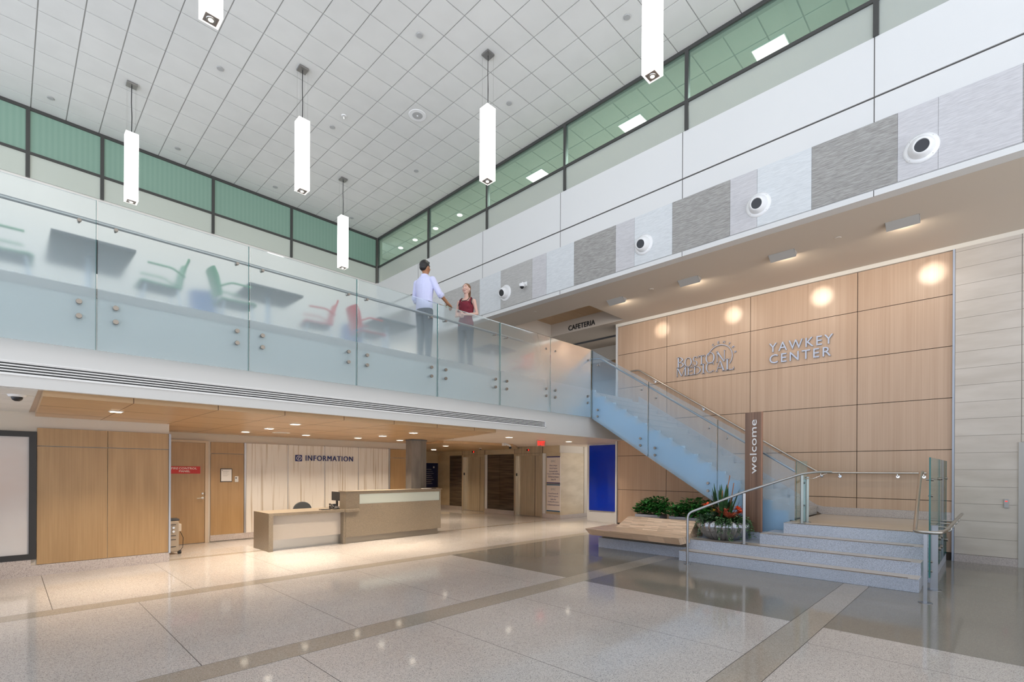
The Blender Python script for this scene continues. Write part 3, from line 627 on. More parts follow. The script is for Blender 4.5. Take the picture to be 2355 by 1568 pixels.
# far end wall with directory
struct('wall_corridor_end', MB().box(8.2, 17.0, 0, XE+.4, 17.2, 2.44), MARBLE)
s = thing('directory_board', 'dark blue directory board with white listing at the corridor end', 'sign', (13.0, 16.97, .85)); MB().box(12.10, 16.965, .87, 12.84, 16.995, 1.89).build('board', DIRB, s)
tx = MB()
for k in range(8): tx.box(12.25, 16.963, 1.62-.085*k, 12.5+.06*(k % 3), 16.9645, 1.635-.085*k)
tx.build('listing_text', LGREY, s); MB().lathe((12.62, 16.963, 1.72), [(.04, 0), (.04, .003)], axis=(0, -1, 0)).build('badge', WPLAS, s)
s = thing('notice_board', 'plain purple board left of the directory board', 'board', (11.8, 16.97, .9)); MB().box(11.2, 16.965, .88, 12.02, 16.995, 1.88).build('board', PURPLE, s); MB().box(11.2, 16.955, .9, 11.7, 16.964, 1.5).build('pale_sheet', CREAM, s)
# ================================================================ blue panel wall
struct('wall_blue_panel', MB().box(13.11, 7.73, 0, 13.4, 9.45, 2.439), WHITE)
struct('wall_return', MB().box(XW+.02, 7.68, 0, 13.105, 7.72, 5.73), WHITE)
bp = thing('blue_glass_panel', 'tall glossy royal blue glass panel left of the oak wall', 'wall panel', (13.09, 8.86, .35)); MB().box(13.075, 8.355, .35, 13.095, 9.345, 2.405).build('glass', BLUEP, bp)
MB().box(13.07, 8.345, .34, 13.105, 8.355, 2.41).box(13.07, 8.345, .34, 13.105, 9.35, .35).build('edge_trim', STEEL, bp)
# exit sign
s = thing('exit_sign', 'glowing red EXIT sign hanging from the ceiling before the elevators', 'exit sign', (10.21, 8.9, 2.44))
MB().box(10.04, 8.89, 2.26, 10.39, 8.91, 2.425).build('acrylic_plate', M('exit_acrylic', (.50, .36, .30), .25, emis=(1, .10, .05), es=.04), s)
text_part('lettering', 'EXIT', (10.07, 8.889, 2.285), (1, 0, 0), (0, 0, 1), .29, .115, REDL, s, .004, bold=.02); MB().box(10.1, 8.885, 2.425, 10.33, 8.915, 2.44).build('mount', WPLAS, s)
# ================================================================ downlights below the balcony
dlp = [((1.044, 8.506), 'in the wood ceiling before the maple wall panelling'), ((3.45, 11.05), 'in the back row of the wood ceiling, farthest left'), ((3.479, 9.821), 'in the middle row of the wood ceiling above the low worktop'),
       ((3.446, 8.535), 'in the front row of the wood ceiling above the low worktop'), ((4.70, 11.05), 'in the back row of the wood ceiling, second from the left'), ((5.96, 11.05), 'in the back row of the wood ceiling, third from the left'),
       ((5.98, 9.962), 'in the middle row of the wood ceiling above the raised counter'), ((5.913, 8.65), 'in the front row of the wood ceiling, next to the column'), ((7.138, 11.05), 'in the back row of the wood ceiling, behind the column'),
       ((9.766, 12.509), 'in the second wood ceiling before the far elevator')]
for (x, y), lab in dlp:
    t = thing('square_downlight', 'small glowing square downlight '+lab, 'ceiling light', (x, y, 2.37), 'downlights under the balcony')
    MB().box(x-.075, y-.075, 2.362, x+.075, y+.075, 2.3695).build('trim_ring', WPLAS, t); MB().box(x-.058, y-.058, 2.358, x+.058, y+.058, 2.362).build('lens', LED, t)
    light('AREA', t, (x, y, 2.35), 13 if y > 11 and x < 9 else 24, (1, .84, .66), .12)
for (x, y), lab in (((8.893, 8.813), 'left of the exit sign'), ((11.326, 8.814), 'right of the exit sign')):
    t = thing('square_downlight', 'small glowing square downlight in the plain ceiling '+lab, 'ceiling light', (x, y, 2.44), 'downlights under the balcony')
    MB().box(x-.075, y-.075, 2.432, x+.075, y+.075, 2.4395).build('trim_ring', WPLAS, t); MB().box(x-.058, y-.058, 2.428, x+.058, y+.058, 2.432).build('lens', LED, t)
    light('AREA', t, (x, y, 2.42), 24, (1, .84, .66), .12)
for (x, y), lab in (((11.3, 15.2), 'round speaker cover deep in the elevator lobby ceiling'),):
    t = thing('ceiling_lamp_round', 'glowing round lamp deep in the elevator lobby', 'ceiling light', (x, y, 2.37)); MB().lathe((x, y, 2.355), [(.09, 0), (.09, .014)]).build('lens', LED, t); light('AREA', t, (x, y, 2.34), 14, (1, .80, .56), .16)
t = thing('ceiling_speaker', 'flat white round speaker flush in the wood ceiling above the onyx wall', 'speaker', (4.05, 10.95, 2.37)); MB().lathe((4.05, 10.75, 2.362), [(.17, 0), (.17, .0075)], n=28).build('rim', WPLAS, t); MB().lathe((4.05, 10.75, 2.360), [(.12, 0), (.12, .002)], n=28).build('grille', CREAM, t)
def dome_cam(x, y, z, lab, s=1):
    t = thing('dome_camera', lab, 'security camera', (x, y, z)); MB().lathe((x, y, z-.03*s), [(.07*s, 0), (.085*s, .03*s)], n=20).build('housing', WPLAS, t); MB().ell((x, y, z-.035*s), .05*s, .05*s, .045*s).build('lens_dome', BLACK, t)
dome_cam(.09, 7.9, 2.43, 'ceiling dome camera with black lens at the far left')
t = thing('hanging_camera', 'white security camera on a bent arm near the elevators', 'security camera', (11.0, 11.0, 2.44))
MB().tube([(10.75, 10.85, 2.42), (10.85, 10.85, 2.40), (10.97, 10.85, 2.38), (11.0, 10.85, 2.33)], .03, bend=.03).box(10.68, 10.8, 2.36, 10.76, 10.9, 2.438).build('arm', WPLAS, t); MB().ell((11.0, 10.85, 2.31), .045, .045, .045).build('lens_dome', BLACK, t)
dome_cam(11.6, 12.9, 2.37, 'small white dome detector in front of the far elevator', .6)
# ================================================================ pendants
def pendant(x, y, lab):
    t = thing('pendant_lamp', lab, 'pendant lamp', (x, y, 9.69), 'tall white pendant lamps'); z0, z1 = 7.22, 8.63; q = .108
    MB().box(x-.09, y-.09, 9.655, x+.09, y+.09, 9.69).build('canopy', M('canopy_nickel', (.30, .29, .28), .3, .8), t, bevel=.003)
    MB().tube([(x, y, 9.66), (x-.004, y, 9.3), (x+.006, y, 9.0), (x, y, z1)], .008, n=6).build('cord', BLACK, t)
    wr_ = MB()
    for sx_ in (-1, 1):
        for sy_ in (-1, 1): wr_.cyl((x+.075*sx_, y+.075*sy_, 9.66), (x+.075*sx_, y+.075*sy_, z1), .0015, n=4)
    build_each(wr_, 'suspension_wire', STEEL, t)
    sh = MB().poly([(x-q, y-q, z0), (x+q, y-q, z0), (x+q, y+q, z0), (x-q, y+q, z0), (x-q, y-q, z1), (x+q, y-q, z1), (x+q, y+q, z1), (x-q, y+q, z1)], [(0, 1, 5, 4), (1, 2, 6, 5), (2, 3, 7, 6), (3, 0, 4, 7), (4, 5, 6, 7)]).build('lamp_shade', LAMP, t)
    MB().box(x-q, y-q, z0, x+q, y+q, z0+.006).build('acrylic_bottom', M('acrylic_white', (.85, .85, .83), .2, emis=(1, .97, .92), es=.5), t)
    MB().box(x-.075, y-.075, z0-.004, x+.075, y+.075, z0).build('end_plate', M('end_plate', (.36, .31, .28), .35, .7), t)
    MB().lathe((x, y, z0-.012), [(.05, 0), (.055, .006), (.055, .0085)], n=20).build('downlight_ring', STEEL, t); MB().lathe((x, y, z0-.014), [(.03, 0), (.03, .004)], n=16).build('downlight_lens', LED, t)
    light('AREA', t, (x, y, z0-.03), 3, (1, .93, .82), .12)
pendant(1.837, 13.063, 'leftmost tall glowing box pendant, its canopy and cord in full view')
pendant(4.176, 10.062, 'tall glowing box pendant second from the left among those shown whole')
pendant(6.54, 7.111, 'tall glowing box pendant hanging in front of the right green windows')
pendant(6.56, 13.061, 'smallest and farthest glowing box pendant, near the room corner')
pendant(1.78, 7.05, 'glowing box pendant cut by the top edge, only its lower end showing at top left')
pendant(6.42, 3.53, 'large glowing box pendant cut by the top edge at top right')
# ceiling covers
spr = [((5.365, 7.713), 'right of the second pendant top'), ((7.721, 4.748), 'left of the big top right pendant'), ((7.74, 7.721), 'right of the pendant over the people'), ((5.377, 11.263), 'just below the small smoke sensor'),
       ((3.008, 11.253), 'left of the second pendant canopy'), ((.664, 14.821), 'nearest the far left edge'), ((3.014, 14.828), 'between the two left pendants'), ((7.75, 11.274), 'above the smallest pendant'),
       ((5.387, 14.826), 'low beside the smallest pendant'), ((7.762, 14.86), 'nearest the room corner')]
for (x, y), lab in spr:
    t = thing('sprinkler_cover', 'small white disc sprinkler cover on the tiled ceiling, '+lab, 'sprinkler cover', (x, y, 9.69), 'sprinkler covers on the high ceiling')
    MB().lathe((x, y, 9.675), [(.055, 0), (.06, .004), (.06, .008)], LGREY, n=20).build('disc', M('cover_grey', (.55, .55, .54), .6), t); MB().lathe((x, y, 9.683), [(.03, 0), (.03, .008)], n=12).build('stem', WPLAS, t)
t = thing('ceiling_speaker', 'round grey speaker grille with pale rim in the middle of the high tiled ceiling', 'speaker', (6.552, 9.49, 9.69))
MB().lathe((6.552, 9.49, 9.68), [(.19, 0), (.20, .009)], n=32).build('rim', WPLAS, t); MB().lathe((6.552, 9.49, 9.676), [(.11, 0), (.12, .005)], n=32).build('grille', LGREY, t); MB().ell((6.552, 9.49, 9.674), .02, .02, .012).build('centre_cap', WPLAS, t)
t = thing('smoke_sensor', 'tiny chrome ball sensor on the high tiled ceiling', 'sensor', (5.391, 10.711, 9.69)); MB().lathe((5.391, 10.711, 9.675), [(.05, 0), (.06, .014)]).build('base', WPLAS, t); MB().ell((5.391, 10.711, 9.655), .03, .03, .03).build('ball', CHROME, t)
# ================================================================ air nozzles and wall camera
def nozzle(y, z, lab):
    t = thing('air_nozzle', lab, 'air nozzle', (XF-.012, y, z), 'round white air nozzles'); c = Vector((XF-.012, y, z))
    MB().lathe(c, [(.205, 0), (.205, .012), (.155, .02), (.15, .02)], n=36, axis=(-1, 0, 0)).build('flange', WPLAS, t)
    ax = Vector((-1, -.12, -.28)).normalized()
    MB().lathe(c+Vector((-.015, 0, 0)), [(.15, 0), (.152, .03), (.135, .09), (.112, .14), (.095, .165), (.085, .165), (.085, .14)], n=32, axis=ax).build('nozzle', WPLAS, t)
    MB().lathe(c+ax*.13, [(.084, 0), (.084, .03)], n=24, axis=ax).build('opening', BLACK, t)
    sc_ = MB()
    for k in range(4): a = pi/4+k*pi/2; sc_.ell(c+Vector((-.013, .18*cos(a), .18*sin(a))), .005, .008, .008, n=6, k=4)
    build_each(sc_, 'screw', LGREY, t)
nozzle(9.171, 6.213, 'small air nozzle beside the wall dome camera, farthest of the five'.replace('five', 'row')); nozzle(5.174, 6.213, 'air nozzle second farthest along the fabric panel band')
nozzle(2.97, 6.204, 'air nozzle on the seam right of the middle dark fabric panel'); nozzle(.793, 6.202, 'largest and nearest air nozzle, at the far right of the band')
t = thing('wall_camera', 'white wall-mounted dome camera on a grey fabric panel', 'security camera', (XF, 8.476, 6.2))
MB().box(XF-.03, 8.40, 6.20, XF-.013, 8.52, 6.31).tube([(XF-.03, 8.46, 6.26), (XF-.12, 8.46, 6.27), (XF-.14, 8.46, 6.24)], .02).build('bracket', WPLAS, t); MB().lathe((XF-.14, 8.46, 6.16), [(.06, 0), (.075, .03), (.07, .07), (.03, .09)]).build('housing', WPLAS, t); MB().ell((XF-.14, 8.46, 6.16), .05, .05, .05).build('lens_dome', BLACK, t)
# ================================================================ soffit wall washers
for k, (y, zz, lab) in enumerate(((1.13, 5.37, 'nearest angled grey wall washer at the right of the soffit'), (2.93, 5.33, 'second wall washer from the right on the soffit'), (4.76, 5.36, 'third wall washer from the right on the soffit'), (6.58, 5.38, 'farthest wall washer, near the cafeteria opening'))):
    t = thing('wall_washer', lab, 'wall washer light', (10.27, y, 5.73), 'angled wall washer lights'); a, b_ = y-.22, y+.22
    hs = MB(); hs.poly([(10.19, a, 5.73), (10.19, b_, 5.73), (10.33, b_, 5.63), (10.33, a, 5.63)], [(0, 3, 2, 1)]); hs.poly([(10.19, a, 5.73), (10.33, a, 5.63), (10.40, a, 5.73)], [(0, 1, 2)]); hs.poly([(10.19, b_, 5.73), (10.40, b_, 5.73), (10.33, b_, 5.63)], [(0, 1, 2)])
    hb = hs.build('housing', M('washer_grey', (.42, .40, .37), .5), t); so_ = hb.modifiers.new('thickness', 'SOLIDIFY'); so_.thickness = .004
    MB().tube([(10.19, a, 5.727), (10.33, a, 5.63), (10.33, b_, 5.63), (10.19, b_, 5.727)], .003, n=4).build('edge_line', DGREY, t)
    MB().box(10.32, a+.03, 5.715, 10.385, b_-.03, 5.728).build('lamp', M('washer_lamp', (1, 1, 1), .4, emis=(1, .90, .74), es=7), t)
    light('SPOT', t, (10.42, y, 5.69), 100, (1, .92, .80), .04, aim=(XW, y-.25, 5.32), spot=R_(17), blend=1.0)
    light('AREA', t, (10.42, y, 5.68), 11, (1, .84, .66), .08, aim=(XW, y-.1, 4.0), sy=.4)
for i, (x, y, lab) in enumerate(((10.267, 2.031, 'between the two nearest wall washers'), (10.255, 5.638, 'between the two farthest wall washers'), (9.632, 8.627, 'left of the wood recess'))):
    t = thing('sprinkler_cover', 'small round cover on the tan soffit '+lab, 'sprinkler cover', (x, y, 5.73), 'sprinkler covers on the soffit'); MB().lathe((x, y, 5.72), [(.05, 0), (.055, .009)], n=20).build('disc', SOFFIT, t)
# ================================================================ wall lettering
s = thing('cafeteria_sign', 'raised black word CAFETERIA on the cream recess face', 'sign', (11.79, 8.7, 5.85))
text_part('lettering', 'CAFETERIA', (11.799, 9.205, 5.785), (0, -1, 0), (0, 0, 1), .955, .15, BLACK, s, .015, space=1.05, bold=.008)
SIGNM = M('sign_metal', (.50, .50, .54), .25, 1)
s = thing('metal_name_sign', 'silver letters YAWKEY CENTER on the oak wall', 'sign', (XW, 3.08, 4.0))
text_part('lettering', 'YAWKEY', (XW-.001, 3.70, 4.285), (0, -1, 0), (0, 0, 1), 1.24, .2, SIGNM, s, .03, space=1.25, bold=.004); text_part('lettering', 'CENTER', (XW-.001, 3.69, 4.03), (0, -1, 0), (0, 0, 1), 1.19, .2, SIGNM, s, .03, space=1.25, bold=.004)
# serif logo letters drawn stroke by stroke
def serif_word(word, y_left, z0, heights, width, parent):
    """draws serif capitals; u runs to the right in the picture (towards lower y)"""
    G_ = {'B': .62, 'O': .8, 'S': .55, 'T': .66, 'N': .8, 'M': .98, 'E': .62, 'D': .78, 'I': .34, 'C': .72, 'A': .78, 'L': .60}
    tot = sum(G_[c]*h for c, h in zip(word, heights)); k = width/tot; u = 0; mb = MB()
    def P(u_, v_): return (XW-.001, y_left-u_, z0+v_)
    def quad(pts): mb.prism([P(*p) for p in pts], (-.03, 0, 0))
    def bar(u0, v0, u1, v1): quad([(u0, v0), (u1, v0), (u1, v1), (u0, v1)])
    def arc(cu, cv, ru, rv, a0, a1, tk, tn, n=16):
        for i in range(n):
            A0, A1 = R_(a0+(a1-a0)*i/n), R_(a0+(a1-a0)*(i+1)/n); f = lambda a: tn+(tk-tn)*abs(cos(a))
            quad([(cu+(ru-f(A0))*cos(A0), cv+(rv-tn)*sin(A0)), (cu+ru*cos(A0), cv+rv*sin(A0)), (cu+ru*cos(A1), cv+rv*sin(A1)), (cu+(ru-f(A1))*cos(A1), cv+(rv-tn)*sin(A1))])
    def stem(x, h, t, base=True, top=True):
        bar(x-t/2, 0, x+t/2, h); s_ = t*1.0
        if base: bar(x-t/2-s_, 0, x+t/2+s_, .035*h)
        if top: bar(x-t/2-s_, h*.965, x+t/2+s_, h)
    for c, h in zip(word, heights):
        mb = MB()
        wd = G_[c]*h*k; T = .115*h; t_ = .04*h; a = u+wd*.06; b = u+wd*.94; m_ = (a+b)/2
        if c == 'O': arc(m_, h/2, (b-a)/2, h/2, 0, 360, T, t_, 28)
        elif c == 'I': stem(m_, h, T)
        elif c == 'T': stem(m_, h, T, top=False); bar(a, h*.955, b, h); bar(a, h*.82, a+t_, h); bar(b-t_, h*.82, b, h)
        elif c == 'L': stem(a+T, h, T); bar(a+T, 0, b, .045*h); bar(b-t_, 0, b, .22*h)
        elif c == 'E': stem(a+T, h, T); bar(a+T, 0, b, .045*h); bar(b-t_, 0, b, .2*h); bar(a+T, h*.955, b-.03*h, h); bar(b-.03*h-t_, h*.82, b-.03*h, h); bar(a+T, h*.49, b-.13*h, h*.53); bar(b-.13*h-t_, h*.42, b-.13*h, h*.6)
        elif c == 'B': stem(a+T, h, T); arc(a+T, h*.75, (b-a)*.72, h*.25, -90, 90, T, t_); arc(a+T, h*.26, (b-a)*.86, h*.26, -90, 90, T, t_)
        elif c == 'D': stem(a+T, h, T); arc(a+T, h*.5, (b-a)*.88, h*.5, -90, 90, T, t_, 20)
        elif c == 'C': arc(m_, h/2, (b-a)/2, h/2, 48, 312, T, t_, 24); bar(b-.1*h, h*.72, b-.1*h+t_, h*.95); bar(b-.1*h, h*.05, b-.1*h+t_, h*.2)
        elif c == 'S': arc(m_, h*.74, (b-a)*.42, h*.26, 40, 270, T*.85, t_, 16); arc(m_, h*.26, (b-a)*.46, h*.26, -140, 90, T*.85, t_, 16); bar(b-.1*h, h*.76, b-.1*h+t_, h*.95); bar(a, h*.05, a+t_, h*.25)
        elif c == 'N': stem(a+T, h, t_*1.3, top=False); stem(b-T*.6, h, t_*1.3, base=False); quad([(a, h), (a+T*1.4, h), (b-T*.4, 0), (b-T*1.1, 0)]); 
        elif c == 'M': stem(a+T*.6, h, t_*1.3, top=False); stem(b-T, h, T); quad([(a+.0, h), (a+T*1.3, h), (m_+T*.5, 0), (m_-T*.2, 0)]); quad([(b-T*1.3, h), (b-T*.9, h), (m_+T*.35, 0), (m_, 0)])
        elif c == 'A': quad([(m_-t_*.6, h), (m_+T*.5, h), (b-T*.2, 0), (b-T*1.4, 0)]); quad([(m_-t_*.6, h), (m_+t_*.6, h), (a+T*.7+t_, 0), (a+T*.7, 0)]); bar(a+.3*(b-a), h*.32, b-.25*(b-a), h*.36); bar(a, 0, a+T*2, .035*h); bar(b-T*2.3, 0, b+T*.2, .035*h)
        u += wd; mb.build('serif_letter', SIGNM, parent)
s = thing('metal_logo_sign', 'silver serif logo BOSTON MEDICAL with arched small CENTER on the oak wall', 'sign', (XW, 5.2, 4.0))
serif_word('BOSTON', 5.90, 4.24, [.27, .23, .23, .23, .27, .27], 1.24, s); serif_word('MEDICAL', 5.92, 4.02, [.235, .20, .20, .235, .25, .25, .27], 1.46, s)
ar = MB(); cy_, cz_, rr = 4.80, 4.36, .285
for i in range(40):
    a0, a1 = R_(165-i*5.1), R_(165-(i+1)*5.1)
    ar.prism([(XW-.001, cy_-q*cos(a), cz_+q*sin(a)) for q, a in ((rr, a0), (rr+.014, a0), (rr+.014, a1), (rr, a1))], (-.03, 0, 0))
ar.build('arc_line', SIGNM, s)
for i, ch in enumerate('CENTER'):
    a = R_(118-i*21.5); c = Vector((XW-.001, cy_-(rr+.05)*cos(a), cz_+(rr+.05)*sin(a))); up = Vector((0, -cos(a), sin(a))); rt = Vector((0, -sin(a), -cos(a)))
    text_part('small_letter', ch, c-rt*.022, rt, up, .045, .055, SIGNM, s, .02)
# ================================================================ entry steps and landing
st = thing('granite_steps', 'wide speckled blue-grey granite steps up to the landing', 'steps', (9.0, 2.4, 0)); RS = .178
XS = [8.47, 8.80, 9.13, 9.47]; YLft = [4.09, 4.09, 2.94, 2.66]; YR = .75
for k in range(4):
    x1 = XS[k+1] if k < 3 else XW-.04
    if k == 0: sb = MB().box(XS[0], YR-.01, 0, XS[1], YLft[0], RS)
    elif k == 1: sb = MB().box(XS[1], YR, 0, XS[2], YLft[1], 2*RS).box(XS[2], YLft[2], 0, 9.93, YLft[1], 2*RS)
    elif k == 2: sb = MB().box(XS[2], YR, 0, XS[3], YLft[2], 3*RS).box(XS[3], YLft[3], 0, 9.93, YLft[2], 3*RS)
    else: sb = MB().box(XS[3], YR+.0, 0, XW-.03, YLft[3], 4*RS)
    s_ = sb.build('step', T_STEP, st, bevel=.004)
    MB().box(XS[k]+.003, YR+.11, (k+1)*RS, XS[k]+.003+.030, YLft[k]-.12, (k+1)*RS+.004).build('grip_strip', M('grip_brown', (.10, .065, .045), .7), s_)
    MB().box(XS[k]-.004, YR, (k+1)*RS-.002, x1 if k < 3 else XS[k]+.35, YLft[k]+.003, (k+1)*RS+.001).build('tread', T_TREAD if False else M('tread_beige', (.56, .50, .43), .22), s_)
MB().box(XS[3]+.3, YR, 4*RS-.001, XW-.04, 2.66, 4*RS+.0015).build('landing_floor', noisy('landing_beige', (.54, .45, .35), (.58, .49, .39), (1, 1, 1), .18), st)
MB().box(9.70, 2.95, 2*RS, 9.93, 4.09, 2*RS+.13).build('plinth_block', T_STEP, st)
struct('baseboard_landing', MB().prism([(XW-.03, .6, .715), (XW-.03, 2.66, .715), (XW-.03, 7.0, 3.43), (XW-.03, 7.0, 3.63), (XW-.03, 2.74, .90), (XW-.03, 2.62, .872), (XW-.03, .6, .872)], (.03, 0, 0)), T_BASE)
# ================================================================ staircase
sc = thing('staircase', 'straight stair behind frosted glass rising along the oak wall to the upper floor', 'stairs', (11, 5, .712)); RN, R2, Y0 = .285, .1786, 2.74
sg = [(10.03, Y0-.08, .72)]
for k in range(16):
    sg += [(10.03, Y0+RN*k, .712+R2*k), (10.03, Y0+RN*k, .712+R2*(k+1))]
sg += [(10.03, 7.12, Z2), (10.03, 7.12, Z2-.62), (10.03, 3.1, .42), (10.03, Y0-.05, .42)]
STRG = M('stringer_paint', (.78, .87, .95), .4)
sg = sg[1:]
MB().prism(sg[:], (.05, 0, 0)).build('stringer', STRG, sc)
for k in range(15):
    y0 = Y0+RN*k; z = .712+R2*(k+1)
    MB().box(10.08, y0-.015, z-.04, XW-.035, y0+RN, z).box(10.08, y0, z-R2, XW-.035, y0+.02, z-.04).build('tread', T_LIGHT, sc)
MB().prism([(10.08, 3.0, .50), (10.08, 7.12, 3.05), (10.08, 7.12, 3.15), (10.08, 3.0, .62)], (1.9, 0, 0)).build('soffit', WHITE, sc)
# ================================================================ glass guardrails
def pane(name, pts_bot, pts_top, nrm, th, mat, parent, levels=8):
    """pane between a bottom and a top polyline with printed frit fading upwards"""
    mb = MB(); mb.frit = []; nv = Vector(nrm).normalized()*th; L = len(pts_bot); g = []
    for side in (0, 1):
        for j in range(levels+1):
            for i in range(L):
                p = Vector(pts_bot[i])*(1-j/levels)+Vector(pts_top[i])*(j/levels)+(nv if side else Vector((0, 0, 0)))
                mb.v.append(tuple(p)); mb.frit.append(j/levels)
    S = L*(levels+1)
    for j in range(levels):
        for i in range(L-1):
            a = j*L+i; mb.f.append([a, a+1, a+L+1, a+L]); mb.f.append([S+a, S+a+L, S+a+L+1, S+a+1])
        a = j*L; mb.f.append([a, a+L, S+a+L, S+a]); a = j*L+L-1; mb.f.append([a, S+a, S+a+L, a+L])
    for i in range(L-1): mb.f.append([i, S+i, S+i+1, i+1]); a = levels*L+i; mb.f.append([a, a+1, S+a+1, S+a])
    mb.m = [0]*len(mb.f); mb.sm = [False]*len(mb.f); mb.mats = [mat]
    return mb.build(name, None, parent)
STUDM = M('stud_steel', (.33, .30, .27), .38, 1)
def stud(parent, p, nrm, r=.027, l=.045, back=.10):
    p, n = Vector(p), Vector(nrm); mb = MB(); mb.cyl(p, p+n*l*.55, r, m=STUDM, n=20); mb.lathe(p+n*l*.55, [(r, 0), (r*.93, .004)], STUDM, n=20, axis=n)
    mb.cyl(p-n*back, p, r*.6, m=STUDM, n=12); return mb.build('standoff', None, parent)
RAILM = M('rail_steel', (.38, .39, .41), .3, 1)
bg = thing('glass_guardrail', 'long frosted glass guardrail with steel handrail along the upper floor edge', 'guardrail', (4, YB, Z2))
xj = [-3.95, -2.4, -.85, .695, 2.245, 3.79, 5.335, 6.875, 8.405, 9.945]
for i in range(9):
    a, b_ = xj[i]+.008, xj[i+1]-.008
    gp = pane('glass_pane', [(a, YB+.015, 2.895), (b_, YB+.015, 2.895)], [(a, YB+.015, 4.535), (b_, YB+.015, 4.535)], (0, -1, 0), .015, G_FROST, bg)
    MB().box(b_-.0005, YB-.0002, 2.896, b_+.0025, YB+.0152, 4.534, G_EDGE).build('pane_edge', None, gp)
    for xx in (a+.155, b_-.14):
        for zz in (3.39, 3.235): stud(gp, (xx, YB, zz), (0, -1, 0), back=.09)
        stud(gp, (xx, YB, 4.262), (0, -1, 0), .019, .035, .05)
        MB().tube([(xx, YB+.03, 4.262), (xx, YB+.08, 4.262), (xx, YB+.08, 4.31)], .007, bend=.02).build('bracket', STEEL, gp)
MB().tube([(-3.95, YB+.08, 4.325), (9.93, YB+.08, 4.325)], .022, n=14).build('handrail', RAILM, bg)
sgd = thing('glass_guardrail', 'sloping frosted glass guardrail on the open side of the stair', 'guardrail', (9.95, 5, 1.9))
def zb(y): return 2.88-(7.06-y)*.633
def zt(y): return min(4.53-(7.06-y)*.62+.0, 4.53)
yj = [7.05, 5.54, 4.01, 2.605]; XG = 9.95
for i in range(3):
    a, b_ = yj[i]-.008, yj[i+1]+.008; ys = [a, b_] if i < 2 else [a, 3.12, 2.70, 2.69, b_]
    bot = [(XG+.015, y, max(zb(y), .40) if y > 2.695 else .722) for y in ys]; top = [(XG+.015, y, max(zt(y), 1.785)) for y in ys]
    gp = pane('glass_pane', bot, top, (-1, 0, 0), .015, G_STAIR, sgd)
    MB().box(XG-.0002, a, bot[0][2]+.01, XG+.0152, a+.0025, top[0][2]).build('pane_edge', G_EDGE, gp)
    for y, off in ((a-.17, 0), (b_+.17, 0)):
        if i == 2 and y < 3: continue
        for dz in (.30, .145): stud(gp, (XG, y, zb(y)+dz), (-1, 0, 0), back=.065)
        stud(gp, (XG, y, zt(y)-.28), (-1, 0, 0), .019, .035, .05); MB().tube([(XG+.02, y, zt(y)-.28), (XG+.07, y, zt(y)-.28), (XG+.07, y, zt(y)-.22)], .007, bend=.02).build('bracket', STEEL, gp)
stud(sgd, (XG, 2.69, 1.50), (-1, 0, 0), .019, .035, .05)
MB().tube([(9.96, 7.13, 4.325), (10.02, 7.05, 4.325), (10.02, 6.86, 4.31), (10.02, 2.66, 1.63), (10.02, 2.62, 1.60)], .022, n=14, bend=.05).build('handrail', RAILM, sgd)
cg = thing('glass_guardrail', 'narrow clear greenish glass return at the foot of the stair', 'guardrail', (XG, 2.5, .72))
MB().box(XG, 2.42, .72, XG+.018, 2.595, 1.79).build('glass_pane', G_CLEAR, cg); MB().box(XG-.001, 2.59, .72, XG+.019, 2.5955, 1.79).build('pane_edge', G_EDGE, cg)
MB().box(XG+.03, 2.44, .714, XG+.045, 2.52, 1.5).build('flat_post', RAILM, cg); stud(cg, (XG, 2.48, 1.0), (-1, 0, 0), .017, .02, .04); stud(cg, (XG, 2.48, 1.40), (-1, 0, 0), .017, .02, .04)
# wall handrail
wh = thing('handrail', 'steel wall handrail on the oak wall, level over the landing then climbing with the stair', 'handrail', (12.0, 3, 1.6))
MB().tube([(11.99, .95, 1.585), (11.99, 2.69, 1.585), (11.99, 6.95, 4.33), (11.99, 7.2, 4.33)], .021, n=14, bend=.06).build('rail', STEEL, wh)
for y, z in ((.99, 1.585), (1.13+.25, 1.585), (2.36-.03, 1.585), (2.66, 1.585), (3.9, 2.36), (5.2, 3.20), (6.5, 4.04)):
    MB().tube([(12.075, y, z-.07), (11.99, y, z-.07), (11.99, y, z-.015)], .007, bend=.02).lathe((12.078, y, z-.07), [(.03, 0), (.028, .012)], axis=(-1, 0, 0), n=16).build('bracket', CHROME, wh)
# left entry handrail (diagonal)
def D(t): return Vector((8.234+.662*t/.66*.66, 3.82-.71*t/1.0, 0))
lh = thing('handrail', 'steel handrail on two posts crossing the granite steps in front of the potted plant', 'handrail', (8.234, 3.82, 0))
P0, P1, P2 = Vector((8.234, 3.82, 0)), Vector((8.868, 3.11, .356)), Vector((9.552, 2.40, .712))
up = Vector((0, 0, 1))
MB().tube([P0+up*.004, P0+up*.875, P1+up*.895, P2+up*.855, Vector((9.74, 2.21, 1.60)), Vector((9.95, 2.05, 1.60))], .021, n=14, bend=.09).build('rail', RAILM, lh)
MB().cyl(P0, P0+up*.005, .055, m=None, n=20).build('floor_plate', RAILM, lh)
dd = Vector((.66, -.71, 0)).normalized(); pp_ = Vector((.71, .66, 0)).normalized()
def flatpost(p, h, parent, nm='post'):
    a = p-dd*.022-pp_*.012; pts = [p+dd*s1*.022+pp_*s2*.010 for s1, s2 in ((-1, -1), (1, -1), (1, 1), (-1, 1))]
    MB().prism(pts, (0, 0, h)).build(nm, RAILM, parent); MB().cyl(p, p+up*.006, .06, n=20).build('floor_plate', RAILM, parent)
flatpost(P1, .87, lh); flatpost(P2, .83, lh); flatpost(Vector((9.90, 2.40, .714)), .80, lh)
MB().tube([P1+up*.80, P1+up*.80+pp_*.04, P1+up*.88+pp_*.0], .006).build('bracket', CHROME, lh)
